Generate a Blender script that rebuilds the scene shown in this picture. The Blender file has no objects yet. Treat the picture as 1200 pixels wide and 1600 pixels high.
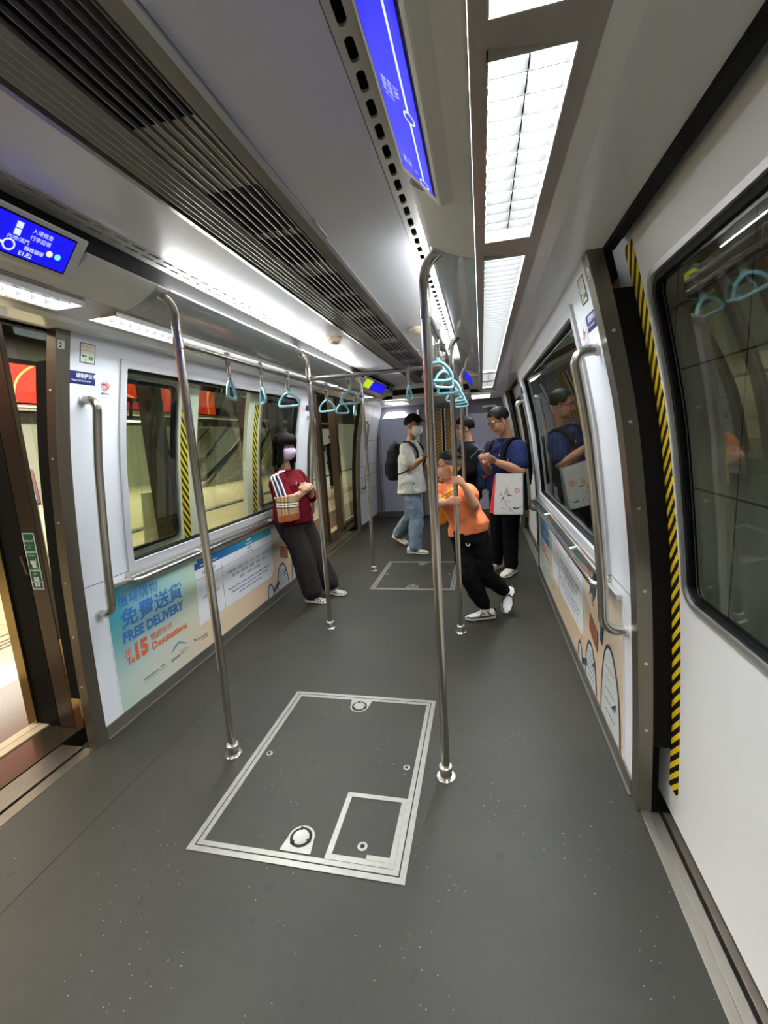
import bpy, bmesh, math, random
from mathutils import Vector, Matrix, noise
PI = math.pi
V = Vector
SC = bpy.context.scene
COL = SC.collection
random.seed(7)

# ------------------------------------------------------------------ camera, world, light, exposure
def make_camera():
    cam = bpy.data.cameras.new('camera'); o = bpy.data.objects.new('camera', cam); COL.objects.link(o)
    cam.sensor_fit = 'VERTICAL'; cam.sensor_height = 24.0; cam.lens = 24.0 * 686.4 / 1600.0
    cam.clip_start = 0.02; cam.clip_end = 100
    y, p, r = math.radians(12.96), math.radians(-9.60), math.radians(3.68)
    M = Matrix.Rotation(y, 3, 'Z') @ Matrix.Rotation(p, 3, 'X') @ Matrix.Rotation(r, 3, 'Y')
    R = M @ Matrix(((1, 0, 0), (0, 0, -1), (0, 1, 0)))
    o.matrix_world = Matrix.Translation((0.717, 0, 1.5)) @ R.to_4x4()
    SC.camera = o
make_camera()
SC.view_settings.view_transform = 'Standard'
SC.view_settings.look = 'None'
SC.view_settings.gamma = 1
SC.view_settings.use_curve_mapping = False
SC.view_settings.exposure = 1.47
SC.cycles.max_bounces = 10
SC.cycles.diffuse_bounces = 5
SC.cycles.glossy_bounces = 5
SC.cycles.transmission_bounces = 8
SC.cycles.transparent_max_bounces = 16
SC.cycles.sample_clamp_indirect = 4.0
SC.cycles.use_denoising = True
w = bpy.data.worlds.new('world'); SC.world = w; w.use_nodes = True
w.node_tree.nodes['Background'].inputs[0].default_value = (.5, .52, .5, 1)
w.node_tree.nodes['Background'].inputs[1].default_value = 0.02

LAMP = 26.0        # luminous strength of the saloon lamps
COVE = 24.0        # cove tubes above the ducts

def area(name, loc, rot, sx, sy, power, col=(1, 1, 1)):
    l = bpy.data.lights.new(name, 'AREA'); l.shape = 'RECTANGLE'; l.size = sx; l.size_y = sy; l.energy = power; l.color = col
    o = bpy.data.objects.new(name, l); COL.objects.link(o); o.location = loc; o.rotation_euler = rot
    return o
# station hall ceiling lamps beyond the open doors, and the dim tunnel lamp on the other side
area('station_hall_light', (-4.2, 3.2, 3.3), (0, 0, 0), 2.0, 9.0, 165, (1, .90, .70))
area('station_far_light', (-10.0, 11.0, 4.2), (0, 0, 0), 5.0, 14.0, 650, (1, 1, .88))
area('tunnel_light', (2.9, 3.0, 2.9), (0, 0, 0), .3, 8.0, 14, (1, .98, .9))

# ------------------------------------------------------------------ materials
MATS = {}
def mat(name, col, rough=.5, metal=0., var=0., vscale=8., bump=0., bscale=60., coat=0., spec=.5, emit=None, estr=0., stretch=None, var2=None):
    if name in MATS: return MATS[name]
    m = bpy.data.materials.new(name); m.use_nodes = True; nt = m.node_tree; b = nt.nodes['Principled BSDF']
    b.inputs['Base Color'].default_value = (*col, 1); b.inputs['Roughness'].default_value = rough; b.inputs['Metallic'].default_value = metal
    b.inputs['Coat Weight'].default_value = coat; b.inputs['Specular IOR Level'].default_value = spec
    tc = nt.nodes.new('ShaderNodeTexCoord'); src = tc.outputs['Object']
    if stretch:
        mp = nt.nodes.new('ShaderNodeMapping'); mp.inputs['Scale'].default_value = stretch; nt.links.new(src, mp.inputs[0]); src = mp.outputs[0]
    n = nt.nodes.new('ShaderNodeTexNoise'); n.inputs['Scale'].default_value = vscale; n.inputs['Detail'].default_value = 4
    nt.links.new(src, n.inputs['Vector'])
    v = var if var else .04
    mx = nt.nodes.new('ShaderNodeMix'); mx.data_type = 'RGBA'
    mx.inputs[6].default_value = (*[c * (1 - v) for c in col], 1)
    mx.inputs[7].default_value = (*([min(1, c * (1 + v)) for c in col] if not var2 else var2), 1)
    nt.links.new(n.outputs[0], mx.inputs[0]); nt.links.new(mx.outputs[2], b.inputs['Base Color'])
    if bump:
        n2 = nt.nodes.new('ShaderNodeTexNoise'); n2.inputs['Scale'].default_value = bscale; n2.inputs['Detail'].default_value = 3
        nt.links.new(src, n2.inputs['Vector'])
        bp = nt.nodes.new('ShaderNodeBump'); bp.inputs['Strength'].default_value = bump; bp.inputs['Distance'].default_value = .01
        nt.links.new(n2.outputs[0], bp.inputs['Height']); nt.links.new(bp.outputs[0], b.inputs['Normal'])
    if emit:
        b.inputs['Emission Color'].default_value = (*emit, 1); b.inputs['Emission Strength'].default_value = estr
    MATS[name] = m; return m

def ramp_nodes(nt, fac, stops, interp='LINEAR'):
    r = nt.nodes.new('ShaderNodeValToRGB'); cr = r.color_ramp; cr.interpolation = interp
    while len(cr.elements) > 1: cr.elements.remove(cr.elements[0])
    cr.elements[0].position = stops[0][0]; cr.elements[0].color = (*stops[0][1], 1)
    for p, c in stops[1:]:
        e = cr.elements.new(p); e.color = (*c, 1)
    nt.links.new(fac, r.inputs[0]); return r

def floor_mat():
    m = bpy.data.materials.new('rubber floor'); m.use_nodes = True; nt = m.node_tree; b = nt.nodes['Principled BSDF']
    tc = nt.nodes.new('ShaderNodeTexCoord')
    n = nt.nodes.new('ShaderNodeTexNoise'); n.inputs['Scale'].default_value = 2.2; n.inputs['Detail'].default_value = 6; nt.links.new(tc.outputs['Object'], n.inputs['Vector'])
    r = ramp_nodes(nt, n.outputs[0], [(.3, (.014, .013, .0085)), (.7, (.024, .0215, .014))])
    v = nt.nodes.new('ShaderNodeTexVoronoi'); v.inputs['Scale'].default_value = 42; nt.links.new(tc.outputs['Object'], v.inputs['Vector'])
    lt = nt.nodes.new('ShaderNodeMath'); lt.operation = 'LESS_THAN'; lt.inputs[1].default_value = .075; nt.links.new(v.outputs['Distance'], lt.inputs[0])
    n3 = nt.nodes.new('ShaderNodeTexNoise'); n3.inputs['Scale'].default_value = 3.1; nt.links.new(tc.outputs['Object'], n3.inputs['Vector'])
    gt = nt.nodes.new('ShaderNodeMath'); gt.operation = 'GREATER_THAN'; gt.inputs[1].default_value = .52; nt.links.new(n3.outputs[0], gt.inputs[0])
    mu = nt.nodes.new('ShaderNodeMath'); mu.operation = 'MULTIPLY'; nt.links.new(lt.outputs[0], mu.inputs[0]); nt.links.new(gt.outputs[0], mu.inputs[1])
    mx = nt.nodes.new('ShaderNodeMix'); mx.data_type = 'RGBA'; nt.links.new(mu.outputs[0], mx.inputs[0]); nt.links.new(r.outputs[0], mx.inputs[6]); mx.inputs[7].default_value = (.22, .22, .19, 1)
    # dark scuffs
    n4 = nt.nodes.new('ShaderNodeTexNoise'); n4.inputs['Scale'].default_value = 17; n4.inputs['Detail'].default_value = 8; nt.links.new(tc.outputs['Object'], n4.inputs['Vector'])
    r4 = ramp_nodes(nt, n4.outputs[0], [(.28, (.6, .6, .6)), (.36, (1, 1, 1))])
    m2 = nt.nodes.new('ShaderNodeMix'); m2.data_type = 'RGBA'; m2.blend_type = 'MULTIPLY'; m2.inputs[0].default_value = 1
    nt.links.new(mx.outputs[2], m2.inputs[6]); nt.links.new(r4.outputs[0], m2.inputs[7]); nt.links.new(m2.outputs[2], b.inputs['Base Color'])
    n2 = nt.nodes.new('ShaderNodeTexNoise'); n2.inputs['Scale'].default_value = 260; nt.links.new(tc.outputs['Object'], n2.inputs['Vector'])
    bp = nt.nodes.new('ShaderNodeBump'); bp.inputs['Strength'].default_value = .35; bp.inputs['Distance'].default_value = .002
    nt.links.new(n2.outputs[0], bp.inputs['Height']); nt.links.new(bp.outputs[0], b.inputs['Normal'])
    b.inputs['Roughness'].default_value = .5; b.inputs['Specular IOR Level'].default_value = .4
    return m

def glass_mat(name, tint, gloss=.10, rough=.0, fres=1.5):
    m = bpy.data.materials.new(name); m.use_nodes = True; nt = m.node_tree
    for nn in list(nt.nodes):
        if nn.type == 'BSDF_PRINCIPLED': nt.nodes.remove(nn)
    out = [n for n in nt.nodes if n.type == 'OUTPUT_MATERIAL'][0]
    t = nt.nodes.new('ShaderNodeBsdfTransparent'); t.inputs[0].default_value = (*tint, 1)
    g = nt.nodes.new('ShaderNodeBsdfGlossy'); g.inputs['Roughness'].default_value = rough; g.inputs[0].default_value = (.9, .95, .93, 1)
    f = nt.nodes.new('ShaderNodeLayerWeight'); f.inputs[0].default_value = .5
    p = nt.nodes.new('ShaderNodeMath'); p.operation = 'POWER'; p.inputs[1].default_value = 4.0; nt.links.new(f.outputs['Facing'], p.inputs[0])
    a = nt.nodes.new('ShaderNodeMath'); a.operation = 'MULTIPLY_ADD'; a.inputs[1].default_value = .75; a.inputs[2].default_value = gloss; a.use_clamp = True; nt.links.new(p.outputs[0], a.inputs[0])
    s = nt.nodes.new('ShaderNodeMixShader'); nt.links.new(a.outputs[0], s.inputs[0]); nt.links.new(t.outputs[0], s.inputs[1]); nt.links.new(g.outputs[0], s.inputs[2])
    nt.links.new(s.outputs[0], out.inputs[0]); return m

def stripe_mat(name, c1, c2, ky, kz, freq, ax=1):
    m = bpy.data.materials.new(name); m.use_nodes = True; nt = m.node_tree; b = nt.nodes['Principled BSDF']
    tc = nt.nodes.new('ShaderNodeTexCoord'); sx = nt.nodes.new('ShaderNodeSeparateXYZ'); nt.links.new(tc.outputs['Object'], sx.inputs[0])
    a = nt.nodes.new('ShaderNodeMath'); a.operation = 'MULTIPLY'; a.inputs[1].default_value = ky * freq; nt.links.new(sx.outputs[ax], a.inputs[0])
    c = nt.nodes.new('ShaderNodeMath'); c.operation = 'MULTIPLY_ADD'; c.inputs[1].default_value = kz * freq; nt.links.new(sx.outputs[2], c.inputs[0]); nt.links.new(a.outputs[0], c.inputs[2])
    fr = nt.nodes.new('ShaderNodeMath'); fr.operation = 'FRACT'; nt.links.new(c.outputs[0], fr.inputs[0])
    r = ramp_nodes(nt, fr.outputs[0], [(0, c1), (.5, c2)], 'CONSTANT'); nt.links.new(r.outputs[0], b.inputs['Base Color'])
    b.inputs['Roughness'].default_value = .45; return m

def emis(name, col, s):
    if name in MATS: return MATS[name]
    m = bpy.data.materials.new(name); m.use_nodes = True; b = m.node_tree.nodes['Principled BSDF']
    b.inputs['Base Color'].default_value = (*[c * .3 for c in col], 1); b.inputs['Emission Color'].default_value = (*col, 1); b.inputs['Emission Strength'].default_value = s
    MATS[name] = m; return m

M_WALL = mat('pale blue grey wall laminate', (.74, .76, .80), .42, var=.03, vscale=3)
M_CEIL = mat('grey painted ceiling panel', (.60, .615, .65), .33, var=.04, vscale=3, bump=.05, bscale=300, coat=.25)
M_DUCT = mat('beige grey duct cover', (.64, .63, .57), .42, var=.05, vscale=2, bump=.04, bscale=350)
M_SHINY = mat('polished grey duct cover', (.50, .53, .52), .12, .35, var=.03, vscale=2)
M_PLATE = mat('satin nickel lamp surround', (.42, .39, .355), .32, .4, var=.1, vscale=4, stretch=(8, 1, 8))
M_SOFFIT = mat('grey soffit panel', (.82, .83, .84), .25, var=.04, vscale=2, coat=.3)
M_STEEL = mat('brushed stainless steel', (.56, .53, .48), .24, 1., var=.08, vscale=20, stretch=(1, 1, .05))
M_STEELY = mat('brushed stainless rail', (.56, .53, .49), .22, 1., var=.08, vscale=20, stretch=(1, .05, 1))
M_JAMB = mat('brown tinted steel jamb', (.20, .18, .14), .32, .85, var=.12, vscale=5, stretch=(3, 3, .4))
M_ALU = mat('satin aluminium', (.62, .61, .60), .35, .8, var=.06, vscale=9)
M_FRAME = mat('grey painted window frame', (.60, .61, .63), .35, .25, var=.04, vscale=6)
M_BRIGHT = mat('bright aluminium trim', (.78, .77, .76), .28, .9, var=.05, vscale=9)
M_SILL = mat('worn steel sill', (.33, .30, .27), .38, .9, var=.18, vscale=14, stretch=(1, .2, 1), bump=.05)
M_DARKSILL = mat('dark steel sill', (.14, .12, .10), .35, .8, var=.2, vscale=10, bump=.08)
M_BLACK = mat('black rubber', (.004, .004, .0045), .6, spec=.15)
M_KICK = mat('dark grey skirting', (.085, .078, .066), .45, var=.08, vscale=5)
M_DARK = mat('dark void', (.01, .01, .01), .9)
M_WHITE = mat('white plastic', (.8, .8, .8), .4)
M_DOORW = mat('white door panel', (.82, .83, .83), .40, var=.03, vscale=2)
M_SLOT = mat('pale perforated strip', (.60, .59, .54), .4, .2, var=.05)
M_FLOOR = floor_mat()
M_HATCH = mat('scratched aluminium edging', (.29, .28, .255), .45, .85, var=.2, vscale=40, bump=.04)
M_GLASS = glass_mat('window glass', (.90, .92, .86), .035)
M_GLASSR = glass_mat('dark window glass', (.80, .82, .78), .06)
M_TURQ = mat('turquoise plastic', (.25, .57, .64), .32, var=.03, coat=.3)
M_HAZ = stripe_mat('yellow black hazard tape', (.012, .011, .01), (1.0, .72, .02), 1.1, 1, 19.5)
M_HAZ_L = stripe_mat('yellow black hazard tape reversed', (.012, .011, .01), (.95, .70, .04), 1.3, 1, 17)
M_HAZ_E = stripe_mat('amber black hazard tape', (.02, .015, .01), (.55, .30, .03), 1.2, 1, 17, 0)
M_NAVY = mat('navy sticker', (.012, .018, .12), .4)
M_TEXTW = mat('white lettering', (.8, .82, .85), .5)
M_INK = mat('dark blue grey ink', (.10, .12, .24), .6)
M_INKB = mat('black ink', (.02, .02, .02), .6)
M_BLUE = mat('blue ink', (.035, .17, .46), .6)
M_RED = mat('red ink', (.55, .02, .03), .5)
M_ORANGE = mat('orange red ink', (.66, .12, .04), .6)
M_GREEN = mat('green sticker', (.0, .13, .05), .4)

# ------------------------------------------------------------------ geometry helpers
def tag(o, label=None, cat=None, group=None, kind=None):
    if label: o['label'] = label
    if cat: o['category'] = cat
    if group: o['group'] = group
    if kind: o['kind'] = kind
    return o

def empty(name, loc, label=None, cat=None, group=None, rz=0):
    o = bpy.data.objects.new(name, None); o.empty_display_size = .05; COL.objects.link(o); o.location = loc; o.rotation_euler.z = rz
    return tag(o, label, cat, group)

def copy_tree(o, parent=None):
    c = o.copy(); COL.objects.link(c)
    if parent: c.parent = parent
    for ch in o.children: copy_tree(ch, c)
    return c

class B:
    def __init__(s): s.v = []; s.f = []; s.mi = []; s.cur = 0
    def add(s, vs, fs):
        n = len(s.v); s.v += [tuple(v) for v in vs]; s.f += [tuple(i + n for i in f) for f in fs]; s.mi += [s.cur] * len(fs); return s
    def box(s, x0, x1, y0, y1, z0, z1, M=None):
        vs = [V((x, y, z)) for x in (x0, x1) for y in (y0, y1) for z in (z0, z1)]
        if M: vs = [M @ v for v in vs]
        return s.add(vs, [(0, 1, 3, 2), (4, 6, 7, 5), (0, 4, 5, 1), (2, 3, 7, 6), (0, 2, 6, 4), (1, 5, 7, 3)])
    def prism(s, prof, y0, y1):                                        # closed (x,z) profile swept along y
        n = len(prof); vs = [(x, y, z) for y in (y0, y1) for x, z in prof]
        return s.add(vs, [(i, (i + 1) % n, n + (i + 1) % n, n + i) for i in range(n)] + [tuple(range(n))[::-1], tuple(range(n, 2 * n))])
    def poly(s, pts, d):                                               # flat polygon extruded by vector d
        n = len(pts); d = V(d); vs = [V(p) for p in pts] + [V(p) + d for p in pts]
        return s.add(vs, [(i, (i + 1) % n, n + (i + 1) % n, n + i) for i in range(n)] + [tuple(range(n))[::-1], tuple(range(n, 2 * n))])
    def rings(s, R, close=False, caps=True):
        n = len(R[0]); vs = [p for r in R for p in r]; m = len(R); fs = []
        for j in range(m if close else m - 1):
            a, b = j * n, ((j + 1) % m) * n
            fs += [(a + i, a + (i + 1) % n, b + (i + 1) % n, b + i) for i in range(n)]
        if caps and not close: fs += [tuple(range(n))[::-1], tuple(range((m - 1) * n, m * n))]
        return s.add(vs, fs)
    def tube(s, pts, r, n=12, close=False, rb=None):
        pts = [V(p) for p in pts]; m = len(pts)
        rr = r if isinstance(r, (list, tuple)) else [r] * m
        R = []; up = None
        for i, p in enumerate(pts):
            if close: t = (pts[(i + 1) % m] - pts[i - 1]).normalized()
            else: t = (pts[min(i + 1, m - 1)] - pts[max(i - 1, 0)]).normalized()
            if up is None:
                up = V((0, 0, 1)) if abs(t.z) < .9 else V((1, 0, 0))
            a = (up - t * up.dot(t)).normalized(); up = a; b = t.cross(a)
            k = rb[i] if rb else rr[i]
            R.append([p + a * (math.cos(q * 2 * PI / n) * rr[i]) + b * (math.sin(q * 2 * PI / n) * k) for q in range(n)])
        return s.rings(R, close)
    def lathe(s, prof, c=(0, 0, 0), n=24, M=None):                      # (r,z) profile round the z axis
        c = V(c); R = []
        for r, z in prof:
            ring = [V((math.cos(q * 2 * PI / n) * r, math.sin(q * 2 * PI / n) * r, z)) for q in range(n)]
            R.append([c + (M @ p if M else p) for p in ring])
        return s.rings(R)
    def mesh(s, me, fn):
        return s.add([fn(v.co) for v in me.vertices], [tuple(p.vertices) for p in me.polygons])
    def build(s, name, m, parent=None, smooth=False, bevel=0, local=False, angle=35):
        me = bpy.data.meshes.new(name); me.from_pydata(s.v, [], s.f)
        ms = m if isinstance(m, (list, tuple)) else [m]
        for x in ms: me.materials.append(x)
        if len(ms) > 1: me.polygons.foreach_set('material_index', s.mi)
        bm = bmesh.new(); bm.from_mesh(me); bmesh.ops.recalc_face_normals(bm, faces=bm.faces); bm.to_mesh(me); bm.free()
        if smooth:
            me.polygons.foreach_set('use_smooth', [True] * len(me.polygons)); me.set_sharp_from_angle(angle=math.radians(angle))
        o = bpy.data.objects.new(name, me); COL.objects.link(o)
        if parent:
            o.parent = parent
            if not local:
                r = parent; T = V((0, 0, 0))
                while r: T += r.location; r = r.parent
                o.location = -T
        if bevel:
            md = o.modifiers.new('edge', 'BEVEL'); md.width = bevel; md.segments = 2; md.limit_method = 'ANGLE'; md.angle_limit = math.radians(40)
        return o

def pieces(b, name, m, parent=None, **k):                              # every separate piece of the shape becomes its own object
    par = list(range(len(b.v)))
    def find(i):
        while par[i] != i: par[i] = par[par[i]]; i = par[i]
        return i
    for f in b.f:
        for q in f[1:]: par[find(q)] = find(f[0])
    G = {}
    for f in b.f: G.setdefault(find(f[0]), []).append(f)
    for fs in G.values():
        idx = sorted({i for f in fs for i in f}); mp = {i: n for n, i in enumerate(idx)}
        c = B(); c.add([b.v[i] for i in idx], [tuple(mp[i] for i in f) for f in fs]); o = c.build(name, m, parent, **k)
    return o

def arc(c, r, a0, a1, n, ax=V((1, 0, 0)), ay=V((0, 0, 1))):
    return [V(c) + ax * (math.cos(a0 + (a1 - a0) * i / n) * r) + ay * (math.sin(a0 + (a1 - a0) * i / n) * r) for i in range(n + 1)]

# wall curve: half width of the saloon at height z
WP = [(-.6, 1.28), (0, 1.28), (.3, 1.276), (.6, 1.266), (.877, 1.253), (1.08, 1.237), (1.28, 1.216), (1.45, 1.197), (1.6, 1.172), (1.76, 1.139), (1.92, 1.103), (2.057, 1.068), (2.4, .975)]
def W(z):
    for (a, b), (c, d) in zip(WP, WP[1:]):
        if z <= c: return b + (d - b) * (z - a) / (c - a)
    return WP[-1][1]
def zs(z0, z1, step=.12):
    n = max(1, int(math.ceil(abs(z1 - z0) / step))); return [z0 + (z1 - z0) * i / n for i in range(n + 1)]
def panel(b, s, y0, y1, z0, z1, o0, o1):                              # slab following the wall curve, from offset o0 to o1 (outward +)
    Z = zs(z0, z1); prof = [(s * (W(z) + o0), z) for z in Z] + [(s * (W(z) + o1), z) for z in reversed(Z)]
    b.prism(prof, y0, y1)
def rrect(y0, y1, z0, z1, r, e=10, c=6):
    P = []
    for (cy, cz, a) in ((y1 - r, z1 - r, 0), (y0 + r, z1 - r, PI / 2), (y0 + r, z0 + r, PI), (y1 - r, z0 + r, 1.5 * PI)):
        for i in range(c): P.append((cy + r * math.cos(a + PI / 2 * i / (c - 1)), cz + r * math.sin(a + PI / 2 * i / (c - 1))))
    out = []; n = len(P)
    for i in range(n):
        out.append(P[i])
        if (i + 1) % c == 0:
            q = P[(i + 1) % n]
            for k in range(1, e): out.append((P[i][0] + (q[0] - P[i][0]) * k / e, P[i][1] + (q[1] - P[i][1]) * k / e))
    return out
def ringslab(b, s, outer, inner, o0, o1, k=4):
    L = []
    for j in range(k + 1):
        t = j / k; L.append([(oo[0] + (ii[0] - oo[0]) * t, oo[1] + (ii[1] - oo[1]) * t) for oo, ii in zip(outer, inner)])
    def ring(l, off): return [V((s * (W(z) + off), y, z)) for y, z in l]
    R = [ring(l, o0) for l in L] + [ring(l, o1) for l in reversed(L)]
    b.rings(R, close=True)
def filled(b, s, loop, off, th):                                      # pane filling a loop, following the curve
    cy = sum(p[0] for p in loop) / len(loop); z0 = min(p[1] for p in loop); z1 = max(p[1] for p in loop)
    y0 = min(p[0] for p in loop); y1 = max(p[0] for p in loop)
    panel(b, s, y0, y1, z0, z1, off, off + th)

_tc = bpy.data.curves.new('lettering', 'FONT'); _to = bpy.data.objects.new('lettering', _tc)
def text(b, body, size, fn, bold=0., align='LEFT', sx=1.0, res=2):
    _tc.body = body; _tc.size = size; _tc.align_x = align; _tc.offset = bold * size; _tc.resolution_u = res; _tc.fill_mode = 'BOTH' if False else 'FRONT'
    if _to.name not in COL.objects: COL.objects.link(_to)
    dg = bpy.context.evaluated_depsgraph_get(); dg.update()
    me = bpy.data.meshes.new_from_object(_to.evaluated_get(dg))
    b.mesh(me, lambda co: fn(co.x * sx, co.y)); bpy.data.meshes.remove(me)
def wallmap(s, y, z, off=-.004, rot=0):
    def f(u, v):
        if s < 0: yy = y + u
        else: yy = y - u
        return V((s * (W(z + v) + off), yy, z + v))
    return f
# ------------------------------------------------------------------ train shell
S2 = (-1, 1)
D1 = (-.48, 1.66)         # first door opening, y range
D2 = (4.76, 6.86)         # second door opening
WY = (2.02, 4.40)         # window frame
WZ = (.84, 1.985)
YE = 8.12                 # end bulkhead
def struct(b, name, m, parent=None, **k):
    o = b.build(name, m, parent, **k)
    if not parent: o['kind'] = 'structure'
    return o
NAME = {-1: 'left', 1: 'right'}

b = B(); b.box(-1.285, 1.285, -1.5, 8.3, -.06, 0)
floor = struct(b, 'floor', M_FLOOR)
b = B()
for x in (-.905,): b.box(x - .0012, x + .0012, -1.5, 8.1, .0, .0008)
struct(b, 'trim_1', M_DARK)

for s in S2:
    # wall bays: y ranges of solid wall
    b = B(); t = (.0, .03)
    panel(b, s, 1.73, WY[0], .07, 2.057, *t); panel(b, s, WY[1], 4.70, .07, 2.057, *t)
    panel(b, s, WY[0], WY[1], WZ[1], 2.057, *t); panel(b, s, WY[0], WY[1], .07, WZ[0], *t)
    panel(b, s, 6.93, YE + .02, .07, 2.057, *t); panel(b, s, -1.5, D1[0] - .07, .07, 2.057, *t)
    struct(b, 'wall_' + NAME[s], M_WALL, smooth=True)
    b = B()                                                         # dark joint lines in the laminate
    panel(b, s, 1.73, 2.02, .845, .848, -.0012, 0); panel(b, s, 4.40, 4.7, .845, .848, -.0012, 0)
    for z in (.60, .86, 1.05, 1.46): panel(b, s, 6.93, YE, z, z + .006, -.003, 0)
    panel(b, s, 7.55, 7.556, .07, 2.0, -.002, 0)
    struct(b, 'trim_2' if s < 0 else 'trim_3', M_KICK)
    b = B(); panel(b, s, 1.73, 4.70, 0, .072, -.008, .03); panel(b, s, 6.93, YE, 0, .072, -.008, .03)
    b.box(*sorted((s * 1.262, s * 1.272)), 1.73, 4.70, 0, .006)
    struct(b, 'baseboard_' + NAME[s], M_KICK)
    # window frame, two stepped members, and glass
    n = 1 if s < 0 else 2
    b = B(); O = rrect(*WY, *WZ, .006); I = rrect(WY[0] + .042, WY[1] - .042, WZ[0] + .05, WZ[1] - .042, .008)
    ringslab(b, s, O, I, -.012, .02)
    wn = struct(b, 'window_%d' % n, M_FRAME, smooth=False)
    b = B(); I2 = rrect(WY[0] + .052, WY[1] - .052, WZ[0] + .062, WZ[1] - .052, .008)
    ringslab(b, s, I, I2, .006, .05); b.build('gasket', M_BLACK, wn, smooth=True)
    b = B(); filled(b, s, I2, .022, .006); b.build('pane', M_GLASSR if s > 0 else M_GLASS, wn, smooth=True)
    # sill mouldings under the window
    b = B(); panel(b, s, WY[0] - .17, 4.64, .792, .815, -.026, 0); panel(b, s, WY[0] - .02, 4.5, .815, .838, -.018, 0)
    struct(b, 'trim_%d' % (4 if s < 0 else 5), M_BRIGHT, smooth=False, bevel=.003)
    # jambs and door surrounds
    for k, (y0, y1) in enumerate((D1, D2)):
        b = B()
        for yj, dr in ((y0, -1), (y1, 1)):
            a, c = sorted((yj, yj + dr * .07))
            panel(b, s, a, c, 0, 2.057, -.006, .044)
        dn = (1 + k) if s < 0 else (3 + k)
        d = struct(b, 'door_%d' % dn, M_JAMB, smooth=True)
        b = B()
        for yj, dr in ((y0, -1), (y1, 1)):
            a, c = sorted((yj + dr * .003, yj + dr * .03)); panel(b, s, a, c, .28, 1.93, .044, .106)
        panel(b, s, y0, y1, 2.045, 2.075, .045, .075)
        b.build('rubber_seal', M_BLACK, d, smooth=True)
        b = B()
        for yj, dr in ((y0, -1), (y1, 1)):
            for z in (.35, .62, .9, 1.2, 1.5, 1.8):
                b.lathe([(0, -.003), (.006, -.002), (.006, .003), (0, .004)], (s * (W(z) + .020), yj, z), 10, Matrix.Rotation(PI / 2, 3, 'X'))
        pieces(b, 'rivet', M_BRIGHT, d)
        # stepped threshold
        b = B(); X = lambda a, c: sorted((s * a, s * c))
        b.box(*X(1.285, 1.318), y0, y1, -.05, .002); b.box(*X(1.320, 1.352), y0, y1, -.05, -.001)
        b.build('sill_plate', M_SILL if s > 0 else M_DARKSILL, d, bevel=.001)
        b = B(); b.box(*X(1.352, 1.364), y0, y1, -.06, -.02); b.build('sill_groove', M_DARK, d)
        b = B(); b.box(*X(1.364, 1.41), y0, y1, -.06, .004)
        if s < 0: b.box(*X(1.412, 1.50), y0, y1, -.06, .002)
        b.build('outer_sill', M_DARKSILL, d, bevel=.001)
        # leaves
        mid = (y0 + y1) / 2; shift = 0 if s > 0 else 1.07
        for dr in (-1, 1):
            if s < 0 and k == 0 and dr < 0: continue
            q = lambda a: mid + dr * (a + shift)                       # a measured from the closed meeting line
            a0 = .003 if s > 0 else .15                                 # leading edge stays clear of the opening when slid back
            e0, e1 = sorted((q(a0), q(1.19)))
            w0, w1 = sorted((q(a0 + .13), q(.975)))
            O = rrect(e0, e1, .01, 2.09, .004); I = rrect(w0, w1, .90, 1.93, .07)
            b = B(); ringslab(b, s, O, I, .11, .145, 8)
            lf = b.build('door_leaf', M_DOORW, d, smooth=True)
            b = B(); I2 = rrect(w0 + .016, w1 - .016, .916, 1.914, .056); ringslab(b, s, I, I2, .102, .148, 1)
            b.build('window_trim', M_ALU, lf, smooth=True)
            b = B(); I3 = rrect(w0 + .034, w1 - .034, .934, 1.896, .04); ringslab(b, s, I2, I3, .112, .14, 1)
            b.build('window_gasket', M_BLACK, lf, smooth=True)
            b = B(); filled(b, s, I3, .122, .005); b.build('door_pane', M_GLASSR if s > 0 else M_GLASS, lf, smooth=True)
            t0, t1 = sorted((q(1.01), q(1.085)))
            b = B(); panel(b, s, t0, t1, .12 if s > 0 else .86, 2.05 if s > 0 else 1.86, .1085, .11); b.build('hazard_stripe', M_HAZ if s > 0 else M_HAZ_L, lf, smooth=True)
            g0, g1 = sorted((q(a0 - .005), q(a0 + .017)))
            b = B(); panel(b, s, g0, g1, .01, 2.09, .104, .15); b.build('edge_rubber', M_BLACK, lf, smooth=True)

# ---- outer skin behind the wall lining so nothing leaks
for s in S2:
    b = B()
    for y0, y1 in ((-1.5, D1[0] - .07), (1.74, WY[0] + .0), (WY[1], 4.69), (6.94, 8.6)):
        panel(b, s, y0, y1, -.3, 2.3, .031, .06)
    panel(b, s, WY[0], WY[1], -.3, WZ[0] - .0, .031, .06); panel(b, s, WY[0], WY[1], WZ[1], 2.3, .031, .06)
    panel(b, s, D1[0], D1[1], 2.10, 2.3, .02, .06); panel(b, s, D2[0], D2[1], 2.10, 2.3, .02, .06)
    b.box(*sorted((s * 1.29, s * 1.34)), -1.5, 8.6, -.4, -.06)
    struct(b, 'trim_%d' % (6 if s < 0 else 7), M_KICK, smooth=True)
b = B(); b.box(-1.3, 1.3, -1.6, 8.9, 2.36, 2.4); b.box(-1.3, 1.3, -1.6, -1.5, -.05, 2.4); struct(b, 'wall_back', M_DUCT)

# ---- ceiling
b = B()
for s in S2:
    for y0, y1 in ((-1.5, .35), (.353, 3.20), (3.203, 6.6)):
        b.prism([(s * .19, 2.226), (s * .466, 2.236), (s * .466, 2.25), (s * .19, 2.24)], y0, y1)
b.box(-1.2, 1.2, -1.5, 6.7, 2.345, 2.36)
struct(b, 'ceiling', M_CEIL, bevel=.0)
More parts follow.
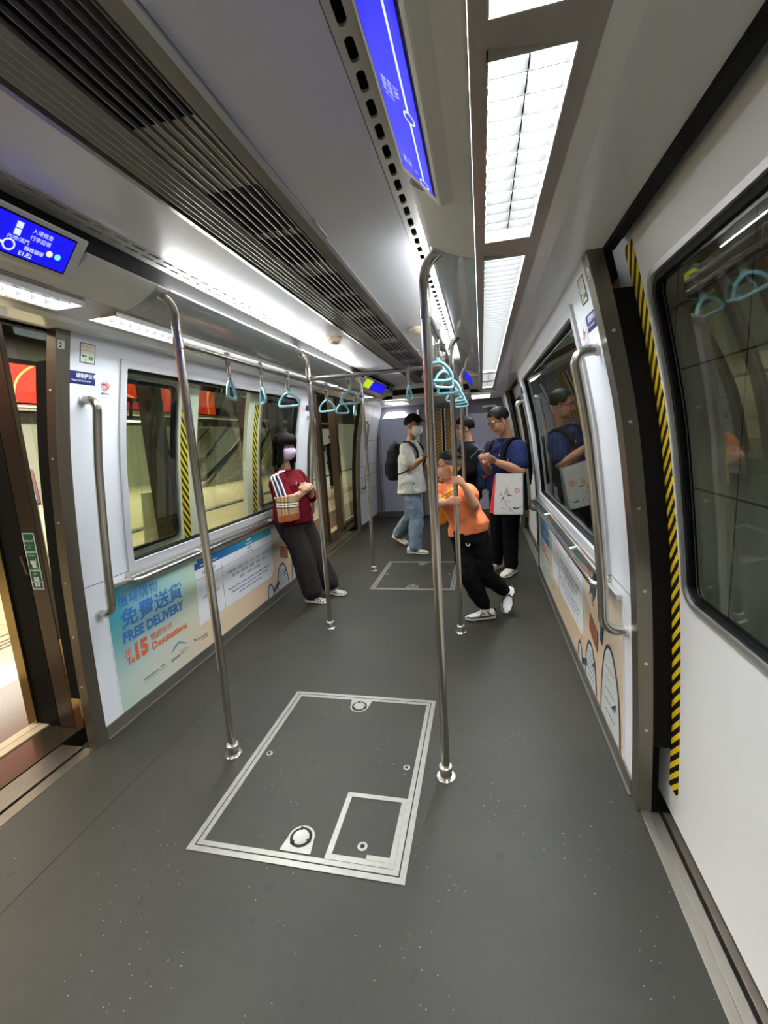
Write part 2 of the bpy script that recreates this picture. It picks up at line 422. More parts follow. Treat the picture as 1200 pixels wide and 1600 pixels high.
# perforated cove strips
for s in S2:
    p0, p1 = V((s * .468, 0, 2.236)), V((s * .60, 0, 2.262)); dx = (p1 - p0); Ln = dx.length; dx.normalize()
    b = B(); pitch = .081; y = -.62
    rows = ((0, .049, .024), (.049, .096, .074))
    nrm = V((dx.z, 0, -dx.x)) * (1 if s > 0 else -1)
    if nrm.z < 0: nrm = -nrm
    while y < 6.55:
        for ri, (u0, u1, uc) in enumerate(rows):
            yo = .0 if ri == 0 else .02
            c = y + pitch / 2 + yo; hw, hl = .0095, .030
            outer = [(u1, y + yo), (u1, y + pitch + yo), (u0, y + pitch + yo), (u0, y + yo)]
            # stadium hole along y
            hole = []
            for i in range(7): a = -PI + PI * i / 6; hole.append((uc - hw * math.cos(a), c - (hl - hw) + hw * math.sin(a) * 1))
            for i in range(7): a = PI - PI * i / 6; hole.append((uc + hw * math.cos(a) , c + (hl - hw) + hw * math.sin(a)))
            # ring of matching outer points
            OUT = []
            for (hu, hy) in hole:
                du, dy = hu - uc, hy - c
                k = min(((u1 - uc) if du > 0 else (uc - u0)) / abs(du) if abs(du) > 1e-6 else 1e9, (pitch / 2) / abs(dy) if abs(dy) > 1e-6 else 1e9)
                OUT.append((uc + du * k, c + dy * k))
            # add corners by snapping the closest outer points
            for (cu, cy) in ((u0, c - pitch / 2), (u1, c - pitch / 2), (u0, c + pitch / 2), (u1, c + pitch / 2)):
                j = min(range(len(OUT)), key=lambda q: (OUT[q][0] - cu) ** 2 + (OUT[q][1] - cy) ** 2); OUT[j] = (cu, cy)
            P = lambda l, off: [p0 + dx * u + V((0, yy, 0)) + nrm * off for u, yy in l]
            b.rings([P(OUT, 0), P(hole, 0), P(hole, .006)], caps=False)
        y += pitch
    for u0, u1 in ((.096, Ln),):
        q0, q1 = p0 + dx * u0, p0 + dx * u1
        b.prism([(q0.x, q0.z), (q1.x, q1.z), (q1.x, q1.z + .004), (q0.x, q0.z + .004)], -.62, 6.6)
    struct(b, 'trim_%d' % (8 if s < 0 else 9), M_SLOT)
    b = B(); b.box(*sorted((s * .40, s * .60)), -1.5, 6.6, 2.285, 2.29); b.box(*sorted((s * .598, s * .61)), -1.5, 6.6, 2.160, 2.345)
    struct(b, 'trim_%d' % (10 if s < 0 else 11), M_DARK)
    # duct covers
    prof = [(.550, 2.170), (.547, 2.162), (.553, 2.153), (.568, 2.143), (.592, 2.130), (.620, 2.116), (.65, 2.103), (.68, 2.093), (.711, 2.084), (.711, 2.10), (.66, 2.122), (.61, 2.142), (.568, 2.162)]
    pr = [(s * x, z) for x, z in prof]
    b = B(); sa = .41 if s < 0 else .01
    for ya, yb in ((-1.5, sa), (1.345 if s < 0 else 1.29, 1.672), (4.74, 5.01), (6.15, 6.6)): b.prism(pr, ya, yb)
    struct(b, 'trim_%d' % (12 if s < 0 else 13), M_DUCT, smooth=True)
    b = B(); b.prism(pr, 1.676, 1.745); b.prism(pr, 1.748, 3.18); b.prism(pr, 3.183, 4.66); b.prism(pr, 4.664, 4.736); struct(b, 'trim_%d' % (14 if s < 0 else 15), M_SHINY, smooth=True)
    # lamp surround: longitudinal strips and cross pieces
    LX0, LX1 = .739, .874
    segs = [(-.62, .09), (.16, .745), (.815, 1.505), (1.645, 4.62), (4.71, 5.42), (5.50, 6.20)]
    b = B()
    def pl(x0, x1, y0, y1):
        za = 2.084 - (x0 - .711) * .13; zb = 2.084 - (x1 - .711) * .13
        b.prism([(s * x0, za), (s * x1, zb), (s * x1, zb + .012), (s * x0, za + .012)], y0, y1)
    pl(.712, LX0, -1.5, 6.6); pl(LX1, .905, -1.5, 6.6)
    ys = [-1.5] + [q for sg in segs for q in sg] + [6.6]
    for i in range(0, len(ys), 2): pl(LX0, LX1, ys[i], ys[i + 1])
    struct(b, 'trim_%d' % (16 if s < 0 else 17), M_PLATE)
    # soffit out to the wall head, wider over the doors
    b = B()
    sp = lambda x: [(s * .905, 2.060), (s * .95, 2.053), (s * x, 2.057), (s * x, 2.075), (s * .95, 2.075), (s * .905, 2.08)]
    for y0, y1, x in ((-1.5, 1.66, 1.112), (1.66, 4.76, 1.068), (4.76, 6.86, 1.112), (6.86, 8.1, 1.068)): b.prism(sp(x), y0, y1 - .003)
    struct(b, 'trim_%d' % (18 if s < 0 else 19), M_SOFFIT)
    b = B()
    for y0, y1 in ((-1.5, 1.66), (4.76, 6.86)): b.box(*sorted((s * 1.105, s * 1.17)), y0, y1, 2.074, 2.10)
    struct(b, 'trim_%d' % (20 if s < 0 else 21), M_BLACK)
    # lamps
    for i, (y0, y1) in enumerate(segs):
        zt = 2.075
        pos = {2: 'above the nearest %s doorway', 3: 'long run over the %s window', 4: 'first beyond the long run, %s side', 5: 'second beyond the long run, %s side', 1: 'cut by the top edge, %s side', 0: 'behind the viewer on the %s side'}[i] % NAME[s]
        t = empty('ceiling_lamp', (s * .8065, (y0 + y1) / 2, zt), 'recessed ceiling lamp with louvre, ' + pos, 'lamp', 'recessed lamps along the ceiling')
        b = B(); x0, x1 = sorted((s * LX0, s * LX1))
        b.box(x0, x0 + .003, y0, y1, zt - .008, zt + .06); b.box(x1 - .003, x1, y0, y1, zt - .014, zt + .06)
        b.box(x0, x1, y0, y0 + .003, zt - .01, zt + .06); b.box(x0, x1, y1 - .003, y1, zt - .01, zt + .06)
        b.build('housing', M_ALU, t)
        b = B(); b.box(x0 + .003, x1 - .003, y0 + .003, y1 - .003, zt + .036, zt + .04)
        b.build('diffuser', emis('lamp diffuser', (.92, .975, 1.0), LAMP), t)
        b = B(); dy = .053; y = y0 + dy
        while y < y1 - .02:
            b.poly([(x0 + .004, y, zt + .0), (x1 - .004, y, zt), (x1 - .004, y + .006, zt + .026), (x0 + .004, y + .006, zt + .026)], (0, .002, .0)); y += dy
        if i != 3: b.box((x0 + x1) / 2 - .0015, (x0 + x1) / 2 + .0015, y0, y1, zt + .004, zt + .028)
        b.build('louvre', mat('darkened louvre', (.016, .016, .015), .6, spec=.15), t)  # blades coloured near black to hold down the glare of the diffuser
    # cove tubes above the shiny duct sections
    for y0, y1 in ((1.80, 3.14), (3.26, 4.62)):
        t = B(); t.box(*sorted((s * .574, s * .596)), y0, y1, 2.168, 2.184)
        o = t.build('cove_lamp', emis('cove tube', (.97, .985, 1.0), COVE))
        tag(o, 'slim uplight tube hidden in the %s ceiling cove, %s section' % (NAME[s], 'nearer' if y0 < 2 else 'farther'), 'lamp', 'cove uplights over the ducts')

# ---- centre air vent
t = empty('air_vent', (0, 2.4, 2.226), 'long louvred air vent running down the middle of the ceiling', 'vent')
b = B()
b.prism([(.135, 2.216), (.19, 2.222), (.19, 2.24), (.135, 2.24)], -1.5, 6.3)
b.prism([(-.19, 2.222), (-.165, 2.214), (-.165, 2.24), (-.19, 2.24)], -1.5, 6.3)
b.build('edge_frame', mat('vent frame aluminium', (.30, .275, .24), .34, .5), t)
b = B(); b.prism([(.176, 2.212), (.190, 2.215), (.190, 2.224), (.176, 2.222)], -1.5, 6.3); b.build('bright_edge', M_BRIGHT, t)
M_BLADE = mat('vent blade aluminium', (.17, .16, .135), .35, .5)
xs = [-.148, -.128, -.108, -.088, -.068, -.046, -.022, .004, .030, .056, .082, .106, .126]
for x in xs:
    b = B(); wd = .016 if x < -.06 else .007
    b.prism([(x, 2.2165), (x + .002, 2.216), (x + .002 + wd * .5, 2.2255), (x + wd * .5, 2.226)] if x >= -.06 else [(x, 2.215), (x + .003, 2.214), (x + .003 + wd, 2.222), (x + wd, 2.224)], -1.5, 6.3); b.build('blade', M_BLADE if x > -.06 else mat('wide vent rib', (.27, .25, .205), .38, .4), t)
b = B(); b.box(-.19, .19, -1.5, 6.4, 2.30, 2.31); b.box(-.192, -.188, -1.5, 6.4, 2.24, 2.30); b.box(.188, .192, -1.5, 6.4, 2.24, 2.30); b.build('cavity', M_DARK, t)
b = B()
for y0, y1 in ((-.3, .3), (1.0, 1.28), (1.56, 1.60), (1.86, 2.0), (2.28, 2.33), (2.6, 2.75), (3.0, 3.05), (3.4, 3.55), (3.9, 4.0), (4.4, 4.6)): b.box(-.16, .15, y0, y1, 2.2285, 2.231)
pieces(b, 'baffle', mat('baffle plate', (.42, .39, .32), .5), t)
b = B()
for y in (1.42, 2.35, 2.75, 3.4): b.lathe([(0, -.004), (.007, -.003), (.007, .002)], (-.184, y, 2.222), 10)
for y in (1.52, 2.72, 3.9): b.box(.191, .199, y, y + .12, 2.214, 2.224)
pieces(b, 'screw_head', M_ALU, t)
# ------------------------------------------------------------------ end of the car
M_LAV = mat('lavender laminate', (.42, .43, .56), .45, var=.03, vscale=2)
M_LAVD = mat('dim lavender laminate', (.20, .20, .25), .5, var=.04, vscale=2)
b = B()
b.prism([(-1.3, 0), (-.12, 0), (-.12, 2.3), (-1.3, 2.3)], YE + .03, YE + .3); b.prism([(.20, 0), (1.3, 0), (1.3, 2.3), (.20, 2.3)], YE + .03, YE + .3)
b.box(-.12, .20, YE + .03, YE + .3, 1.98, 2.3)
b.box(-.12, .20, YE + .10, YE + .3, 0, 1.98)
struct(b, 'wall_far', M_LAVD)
b = B(); b.box(-1.13, -.42, YE - .02, YE + .03, .10, 1.84); b.box(.50, 1.13, YE - .02, YE + .03, .10, 1.82)
b.build('trim_22', M_LAV, bevel=.006)['kind'] = 'structure'
b = B(); b.box(-1.28, -.40, YE - .03, YE + .02, 0, .10); b.box(.48, 1.28, YE - .03, YE + .02, 0, .10); struct(b, 'baseboard_far', M_KICK)
b = B(); b.box(-.415, -.385, YE - .06, YE + .0, 0, 1.95); b.box(.46, .485, YE - .06, YE, 0, 1.95); b.box(-1.155, -1.14, YE - .03, YE, .1, 1.9); struct(b, 'trim_23', M_BRIGHT)
# narrow emergency end door with hazard striped edges
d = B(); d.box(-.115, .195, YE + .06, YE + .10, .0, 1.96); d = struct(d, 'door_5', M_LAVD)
b = B()
for x0, x1 in ((-.10, .0), (.085, .185)): b.box(x0, x1, YE + .053, YE + .06, .2, 1.66); b.box(x0 + (.012 if x0 < 0 else 0), x1 - (.012 if x0 > 0 else 0), YE + .053, YE + .06, 1.70, 1.94)
pieces(b, 'hazard_stripe', M_HAZ_E, d)
b = B(); b.box(.028, .058, YE + .045, YE + .06, .1, 1.95); b.build('rubber_gasket', M_BLACK, d)
b = B(); b.box(.006, .022, YE + .05, YE + .06, .1, 1.95); b.box(.064, .080, YE + .05, YE + .06, .1, 1.95); pieces(b, 'edge_trim', M_BRIGHT, d)
b = B()
for x in (-.11, .195): b.box(x - .02, x + .02, YE + .03, YE + .05, 1.66, 1.70)
pieces(b, 'latch', M_BLACK, d)
# header over the vestibule with a dark slot, lower ceiling behind
b = B()
b.prism([(-.72, 2.06), (.72, 2.06), (.66, 2.10), (-.66, 2.10)], 6.6, 6.66)
b.prism([(-.62, 2.185), (.62, 2.185), (.50, 2.25), (-.50, 2.25)], 6.6, 6.66)
b.box(-.72, -.56, 6.6, 6.66, 2.06, 2.25); b.box(.56, .72, 6.6, 6.66, 2.06, 2.25); b.box(-1.25, -.7, 6.62, 6.66, 2.06, 2.36); b.box(.7, 1.25, 6.62, 6.66, 2.06, 2.36)
struct(b, 'trim_24', M_DUCT)
b = B(); b.box(-.58, .58, 6.645, 6.65, 2.09, 2.19); struct(b, 'trim_25', M_DARK)
b = B(); b.box(-1.09, 1.09, 6.655, YE + .1, 2.05, 2.07); struct(b, 'trim_26', M_SOFFIT)
for x, lb in ((-.62, 'left'), (.72, 'right')):
    t = empty('ceiling_lamp', (x, 7.3, 2.05), 'small flat ceiling lamp in the end vestibule, %s side' % lb, 'lamp', 'vestibule lamps')
    b = B(); b.box(x - .16, x + .16, 6.95, 7.65, 2.040, 2.05); b.build('frame', M_ALU, t)
    b = B(); b.box(x - .14, x + .14, 6.97, 7.63, 2.036, 2.041); b.build('diffuser', emis('vestibule diffuser', (1, 1, .98), 1.6), t)
b = B(); b.poly([(-1.06, YE - .02, 1.845), (-.56, YE - .02, 1.845), (-.66, YE - .02, 1.945), (-.97, YE - .02, 1.945)], (0, .03, 0))
tag(b.build('wall_lamp', emis('wall lamp', (1, 1, 1), 2.2)), 'white trapezoid light panel above the lavender end cabinet on the left', 'lamp')
t = empty('security_camera', (.86, YE - .03, 1.90), 'small dome security camera on a white bracket near the far right corner', 'camera')
b = B(); b.box(.74, .98, YE - .03, YE + .03, 1.90, 1.945); b.build('bracket', M_WHITE, t)
b = B(); b.lathe([(0, -.05), (.03, -.045), (.05, -.02), (.055, .0), (.055, .012), (0, .012)], (.86, YE - .06, 1.895), 16); b.build('dome', mat('smoked dome', (.03, .03, .03), .1, coat=1), t, smooth=True)

# ------------------------------------------------------------------ floor hatches
def cap(b1, b2, b3, cx, cy, sgn):
    n = 20; pts = [(cx + .052 * math.cos(a), cy + .052 * math.sin(a) * 1.0 * sgn, .0012) for a in [PI * i / n for i in range(n + 1)]]
    pts += [(cx - .062, cy - .062 * sgn, .0012), (cx + .062, cy - .062 * sgn, .0012)]
    b1.poly(pts, (0, 0, .0035))
    b2.lathe([(.043, .0048), (.043, .0055), (.034, .0055), (.034, .0048)], (cx, cy, 0), 28)
    b3.lathe([(0, .005), (.032, .005), (.033, .0072), (.030, .009), (.012, .0075), (0, .0075)], (cx, cy, 0), 28)
    for a in (.3, 2.4, 4.4): b2.box(-.004, .004, .028, .045, .005, .0095, Matrix.Translation((cx, cy, 0)) @ Matrix.Rotation(a, 4, 'Z'))
def hatch(y0, y1, label, sub):
    t = empty('floor_hatch', (0, (y0 + y1) / 2, 0), label, 'hatch', 'floor access hatches')
    X = .424
    def frame(b, x0, x1, a0, a1, w, z0, z1):
        b.box(x0, x1, a0, a0 + w, z0, z1); b.box(x0, x1, a1 - w, a1, z0, z1); b.box(x0, x0 + w, a0 + w, a1 - w, z0, z1); b.box(x1 - w, x1, a0 + w, a1 - w, z0, z1)
    b = B(); frame(b, -X, X, y0, y1, .022, .0005, .003); b.build('outer_frame', M_HATCH, t)
    b = B(); frame(b, -X + .022, X - .022, y0 + .022, y1 - .022, .005, .0003, .0012); b.build('seam', M_DARK, t)
    b = B(); frame(b, -X + .027, X - .027, y0 + .027, y1 - .027, .020, .0005, .003); b.build('inner_frame', M_HATCH, t)
    b = B(); b.box(-X + .047, X - .047, y0 + .047, y1 - .047, .0003, .0015); b.build('cover', M_FLOOR, t)
    b1, b2, b3 = B(), B(), B(); cap(b1, b2, b3, 0, y0 + .115, 1); cap(b1, b2, b3, 0, y1 - .105, -1)
    pieces(b1, 'lifting_plate', M_HATCH, t); pieces(b2, 'lock_groove', M_DARK, t, smooth=True); pieces(b3, 'turn_lock', M_HATCH, t, smooth=True)
    for x in (-.343, .343):
        b = B(); b.lathe([(.016, .0012), (.016, .004), (.008, .005), (.008, .0012)], (x, (y0 + y1) / 2, 0), 16); b.build('bolt', M_HATCH, t)
        b = B(); b.lathe([(0, .0012), (.008, .0012), (.008, .002), (0, .002)], (x, (y0 + y1) / 2, 0), 12); b.build('bolt_recess', M_DARK, t)
    if sub:
        h = B(); frame(h, .118, .377, y0 + .047, y0 + .355, .022, .001, .0045)
        o = h.build('small_hatch', M_HATCH, t)
        b = B(); b.box(.14, .355, y0 + .069, y0 + .333, .001, .0022); b.build('small_cover', M_FLOOR, o)
        b = B(); b.lathe([(.019, .0022), (.019, .005), (.009, .006), (.009, .002)], (.245, y0 + .115, 0), 20); b.build('lock_ring', M_HATCH, o)
        b = B(); b.lathe([(0, .002), (.009, .002), (.009, .003), (0, .003)], (.245, y0 + .115, 0), 14); b.build('lock_recess', M_DARK, o)
        b = B(); b.box(.27, .36, y0 + .066, y0 + .085, .002, .0052); b.build('hinge_plate', M_HATCH, o)
hatch(1.222, 2.282, 'nearer rectangular floor hatch with bright metal edging and a small square hatch in its corner', True)
hatch(4.09, 5.08, 'farther rectangular floor hatch with bright metal edging, without a small square hatch', False)

# ------------------------------------------------------------------ poles and rails
def base(t, x, y):
    b = B(); b.lathe([(0, 0), (.042, 0), (.043, .004), (.040, .007), (.027, .009), (.026, .012), (.026, .052), (.024, .056), (.0, .056)], (x, y, 0), 28); b.build('base_flange', M_STEEL, t, smooth=True)
    b = B()
    b.lathe([(.0262, .046), (.0285, .048), (.0285, .055), (.0262, .057)], (x, y, 0), 24); b.build('collar', M_BRIGHT, t, smooth=True)
for s in S2:
    for k, y in enumerate((1.727, 3.19, 4.71)):
        x = s * .525
        lab = {(-1, 0): 'curved steel floor pole beside the left edge of the near floor hatch', (1, 0): 'steel floor pole beside the right edge of the near floor hatch',
               (-1, 1): 'steel floor pole in front of the woman with folded arms', (1, 1): 'steel floor pole gripped by the boy in orange',
               (-1, 2): 'steel floor pole beside the left edge of the far floor hatch', (1, 2): 'steel floor pole behind the boy in orange'}[(s, k)]
        t = empty('grab_pole', (x, y, 0), lab, 'pole', 'floor to ceiling poles')
        pts = [(x, y, .05), (x, y, .8), (x, y, 1.5), (x, y, 1.93), (x, y, 2.04)] + [tuple(p) for p in arc((x + s * .10, y, 2.055), .10, PI if s > 0 else 0, PI * .62 if s > 0 else PI * .38, 7)]
        p = V(pts[-1]); q = (p - V(pts[-2])).normalized(); pts.append(p + q * .025)
        b = B(); b.tube(pts, .0185, 18); b.build('tube', M_STEEL, t, smooth=True)
        base(t, x, y)
    t = empty('overhead_rail', (s * .525, 3.2, 1.945), 'long overhead steel rail on the %s, strung with turquoise strap handles' % NAME[s], 'rail', 'overhead rails along the car')
    b = B(); b.tube([(s * .525, 1.727, 1.945), (s * .525, 4.71, 1.945)], .0155, 16); b.build('tube', M_STEELY, t, smooth=True)
    b = B()
    for y in (1.727, 3.19, 4.71): b.lathe([(.0188, -.022), (.0215, -.02), (.0215, .02), (.0188, .022)], (s * .525, y, 1.945), 18)
    pieces(b, 'clamp', M_STEEL, t, smooth=True)
t = empty('overhead_rail', (0, 3.19, 1.965), 'short overhead rail crossing the car between the two middle poles', 'rail')
b = B(); b.tube([(-.525, 3.19, 1.962), (.525, 3.19, 1.962)], .0155, 16); b.build('tube', M_STEEL, t, smooth=True)

# strap handle prototype, hanging from the origin (rail axis), ring in the local xz plane
def make_handle():
    t = empty('strap_handle', (0, 0, 0))
    b = B()
    for x in (-.013, .013): b.box(x - .002, x + .002, -.010, .010, -.045, .026)
    b.tube([(-.016, 0, -.036), (.016, 0, -.036)], .005, 8); b.box(-.013, .013, -.005, .005, .018, .026)
    b.build('clip', M_STEEL, t, local=True, bevel=.001)
    b = B(); pr = [(0, -.036)]
    z = -.040
    for i in range(9): pr += [(.0055, z), (.0085, z - .002), (.0085, z - .0045), (.0055, z - .0065)]; z -= .0075
    pr += [(0, z)]
    for x in (-.0075, .0075): b.lathe(pr, (x, 0, 0), 8)
    b.build('sprung_stem', mat('stem', (.45, .42, .38), .3, .9), t, local=True, smooth=True)
    b = B(); b.tube([(0, 0, -.095), (0, 0, -.108), (0, 0, -.122)], [.011, .016, .014], 12, rb=[.008, .009, .0085])
    path = []
    P = [(0, -.117), (.030, -.127), (.056, -.152), (.071, -.184), (.058, -.199), (0, -.201), (-.058, -.199), (-.071, -.184), (-.056, -.152), (-.030, -.127)]
    m = len(P)
    for i in range(m):                                                # closed Catmull Rom
        p0, p1, p2, p3 = [V((*P[(i + k) % m], 0)) for k in (-1, 0, 1, 2)]
        for j in range(5):
            u = j / 5; q = .5 * ((2 * p1) + (p2 - p0) * u + (2 * p0 - 5 * p1 + 4 * p2 - p3) * u * u + (3 * p1 - p0 - 3 * p2 + p3) * u ** 3)
            path.append((q.x, 0, q.y))
    b.tube(path, .0085, 12, close=True, rb=[.0085] * len(path))
    b.build('ring', M_TURQ, t, local=True, smooth=True, angle=80)
    return t
hp = make_handle()
rot = lambda d: math.radians(d)
HS = [(-.525, 2.10, 1.945, 106, 'nearest strap handle on the left rail, turned almost edge on'), (-.525, 2.44, 1.945, 128, 'second strap handle on the left rail, seen edge on'), (-.525, 2.80, 1.945, 0, 'third strap handle on the left rail, wide open above the woman'),
      (-.525, 3.55, 1.945, -8, 'first strap handle on the left rail beyond the middle pole'), (-.525, 3.97, 1.945, 56, 'second strap handle on the left rail beyond the middle pole'), (-.525, 4.38, 1.945, 98, 'farthest strap handle on the left rail, mostly hidden'),
      (-.218, 3.19, 1.962, 8, 'left strap handle on the short cross rail, ring facing forward'), (.222, 3.19, 1.962, 86, 'right strap handle on the short cross rail, seen edge on'),
      (.525, 2.13, 1.945, 28, 'nearest strap handle on the right rail beside the thick pole'), (.525, 2.46, 1.945, 52, 'second strap handle on the right rail'), (.525, 2.84, 1.945, -12, 'third strap handle on the right rail'),
      (.525, 3.56, 1.945, 16, 'first strap handle on the right rail beyond the middle pole'), (.525, 3.95, 1.945, -22, 'second strap handle on the right rail beyond the middle pole'), (.525, 4.36, 1.945, 10, 'farthest strap handle on the right rail')]
for i, (x, y, z, a, lb) in enumerate(HS):
    h = hp if i == 0 else copy_tree(hp)
    h.location = (x, y, z); h.rotation_euler.z = rot(a); tag(h, 'turquoise ' + lb, 'strap handle', 'turquoise strap handles')

# wall grab bars beside the doors
def grab(s, y, dirn, label):
    t = empty('grab_bar', (s * W(1.2), y, 1.2), label, 'grab bar', 'vertical grab bars beside the doors')
    z0, z1 = .685, 1.765; pts = [(s * (W(z1) + 0), y, z1)]
    off = .088; r = .055
    for i in range(7):
        a = PI / 2 * i / 6; z = z1 - r + r * math.cos(a); pts.append((s * (W(z) - off + r - r * math.sin(a)) if True else 0, y + dirn * .0, z))
    for z in zs(z1 - r - .03, z0 + r + .03, .12): pts.append((s * (W(z) - off), y, z))
    for i in range(7):
        a = PI / 2 * i / 6; z = z0 + r - r * math.sin(a); pts.append((s * (W(z) - off + r - r * math.cos(a)), y, z))
    pts.append((s * W(z0), y, z0))
    b = B(); b.tube(pts, .0195, 18); b.build('tube', M_STEEL, t, smooth=True)
    b = B()
    for z in (z0, z1): b.tube([(s * (W(z) - .012), y, z), (s * (W(z) + .002), y, z)], .0225, 18)
    pieces(b, 'wall_mount', M_BRIGHT, t, smooth=True)
grab(-1, 1.80, 1, 'steel grab bar on the left wall beside the near doorway, overlapping the advert')
grab(1, 1.795, 1, 'steel grab bar on the right wall beside the near doorway')
grab(-1, 4.62, 1, 'steel grab bar on the left wall behind the woman')
grab(1, 4.62, 1, 'steel grab bar on the right wall next to the man in blue')
grab(-1, 7.02, 1, 'steel grab bar on the far left end wall section')
# waist rails under the windows
for s in S2:
    t = empty('waist_rail', (s * 1.18, 3.2, .80), 'low horizontal steel rail under the %s window' % NAME[s], 'rail', 'waist rails under the windows')
    X = lambda o, z=.80: s * (W(z) - o)
    pts = [(X(0), 1.99, .80)] + [(X(.075 * math.sin(a)), 1.99 + .05 * (1 - math.cos(a)), .80) for a in (.4, .8, 1.2, 1.57)] + [(X(.075), 2.2, .80), (X(.075), 3.2, .80), (X(.075), 4.42, .80)]
    pts += [(X(.075 * math.cos(a)), 4.42 + .06 * math.sin(a), .80) for a in (.4, .8, 1.2, 1.57)]
    b = B(); b.tube(pts, .0145, 14); b.build('tube', M_STEELY, t, smooth=True)
    for y in (2.62, 3.68):
        b = B(); b.tube([(X(.075), y, .80), (X(.0), y, .815)], .011, 12); b.tube([(X(.014), y, .813), (X(.0), y, .815)], .019, 14); b.build('bracket', M_BRIGHT, t, smooth=True)

# smoke detectors
for s in S2:
    t = empty('smoke_detector', (s * .30, 3.18, 2.22), 'round cream smoke detector on the ceiling, %s of the air vent' % NAME[s], 'smoke detector', 'ceiling smoke detectors')
    M_CR = mat('cream plastic', (.62, .54, .38), .45)
    b = B(); b.lathe([(0, .008), (.055, .008), (.056, -.006), (.050, -.014), (0, -.014)], (s * .30, 3.18, 2.222), 24); b.build('base', M_CR, t, smooth=True)
    b = B(); b.lathe([(.040, -.013), (.042, -.026), (.028, -.036), (.012, -.038), (0, -.038)], (s * .30, 3.18, 2.222), 24); b.build('sensor_head', M_CR, t, smooth=True)

# ------------------------------------------------------------------ passenger information screens
def screen(s, y0, y1, label, kind):
    t = empty('information_screen', (s * .58, (y0 + y1) / 2, 2.14), label, 'screen', 'route screens in the ceiling ducts')
    A, Bq = V((.547, 0, 2.185)), V((.619, 0, 2.105)); d = (Bq - A).normalized(); n = V((d.z, 0, -d.x))
    A, Bq = A + n * .006, Bq + n * .006
    # housing wedge over the duct
    a2, b2 = A - d * .022, Bq + d * .018
    pr = [a2, b2, V((.66, 0, 2.092)), V((.711, 0, 2.083)), V((.711, 0, 2.10)), V((.62, 0, 2.16)), a2 + V((.02, 0, .006))]
    b = B(); b.prism([(s * p.x, p.z) for p in pr], y0 - .04, y1 + .045)
    b.build('housing', M_DUCT, t, bevel=.006)
    ns = V((n.x * s, 0, n.z))
    def P(u, v, o): q = A + d * v + n * o; return V((s * q.x, u, q.z))
    L = (Bq - A).length
    b = B(); b.poly([P(y0 - .006, -.005, .001), P(y1 + .006, -.005, .001), P(y1 + .006, L + .005, .001), P(y0 - .006, L + .005, .001)], ns * .0005); b.build('bezel', M_BLACK, t)
    b = B(); b.poly([P(y0, 0, .003), P(y1, 0, .003), P(y1, L, .003), P(y0, L, .003)], ns * .0005); b.build('display', emis('blue display', (.004, .002, .85) if s < 0 else (.05, .05, .80), .38), t)
    if kind == 'plain':
        b = B(); b.poly([P(y0, 0, .0045), P(y0 + .32, 0, .0045), P(y0 + .32, L, .0045), P(y0, L, .0045)], ns * .0005); b.build('yellow_panel', emis('yellow display', (.45, .62, .01), .42), t); return
    if kind == 'far': return
    M_G = emis('display lettering', (.75, .85, 1.0), .36); b = B()
    # text runs along the car; on the left side it reads towards +y, on the right towards -y
    if s < 0: T = lambda y, v: (lambda a, c: P(y + a, v - c, .006))
    else: T = lambda y, v: (lambda a, c: P(y - a, v - c, .006))
    if kind == 'near_left':
        text(b, '入境檢查', .016, T(1.165, .025)); text(b, '行李認領', .016, T(1.165, .046)); text(b, '內地/澳門', .015, T(1.105, .064)); text(b, '轉機櫃檯', .015, T(1.16, .082)); 
        text(b, 'E1,E2', .018, T(1.15, .101), bold=.02)
        for (cy, cv) in ((1.128, .019), (1.128, .040)):
            b.poly([P(cy - .009, cv - .009, .0055), P(cy + .009, cv - .009, .0055), P(cy + .009, cv + .009, .0055), P(cy - .009, cv + .009, .0055)], ns * .0003)
        ring = lambda r, c, v, n_=24: [P(c + r * math.cos(a), v + r * math.sin(a), .006) for a in [2 * PI * i / n_ for i in range(n_)]]
        b.rings([ring(.018, 1.118, .083), ring(.013, 1.118, .083)], caps=False)
        b.poly([P(.6, .079, .0055), P(1.101, .079, .0055), P(1.101, .087, .0055), P(.6, .087, .0055)], ns * .0003)
        b.build('lettering', M_G, t)
        b = B(); b.poly(ring(.010, 1.235, .066), ns * .0003); b.build('yellow_dot', emis('yellow dot', (.9, .8, .45), .4), t)
        b = B(); b.poly(ring(.010, 1.262, .066), ns * .0003); b.build('green_dot', emis('green dot', (.2, .8, .6), .4), t)
    else:
        ring = lambda r, c, v, n_=24: [P(c + r * math.cos(a), v + r * math.sin(a), .006) for a in [2 * PI * i / n_ for i in range(n_)]]
        for c in (.62, .98, 1.22): b.rings([ring(.017, c, .083), ring(.012, c, .083)], caps=False)
        for a0, a1 in ((.1, .603), (.637, .963), (.997, 1.203)): b.poly([P(a0, .080, .006), P(a1, .080, .006), P(a1, .086, .006), P(a0, .086, .006)], ns * .0003)
        text(b, '人手檢查', .013, T(.97, .030)); text(b, '行李認領', .013, T(.97, .046)); text(b, 'W1', .022, T(.95, .066)); text(b, '登機', .013, T(1.19, .030)); text(b, '閘口', .013, T(1.19, .046)); text(b, 'E1', .016, T(1.20, .066))
        b.build('lettering', M_G, t)
screen(-1, .45, 1.30, 'long blue route screen in the left ceiling duct, near upper left corner', 'near_left')
screen(1, .05, 1.245, 'long blue route screen in the right ceiling duct, foreshortened at the top', 'near_right')
screen(-1, 5.05, 6.1, 'far route screen on the left, half yellow and half blue', 'plain')
screen(1, 5.05, 6.1, 'far route screen in the right duct, a tiny blue sliver', 'far')

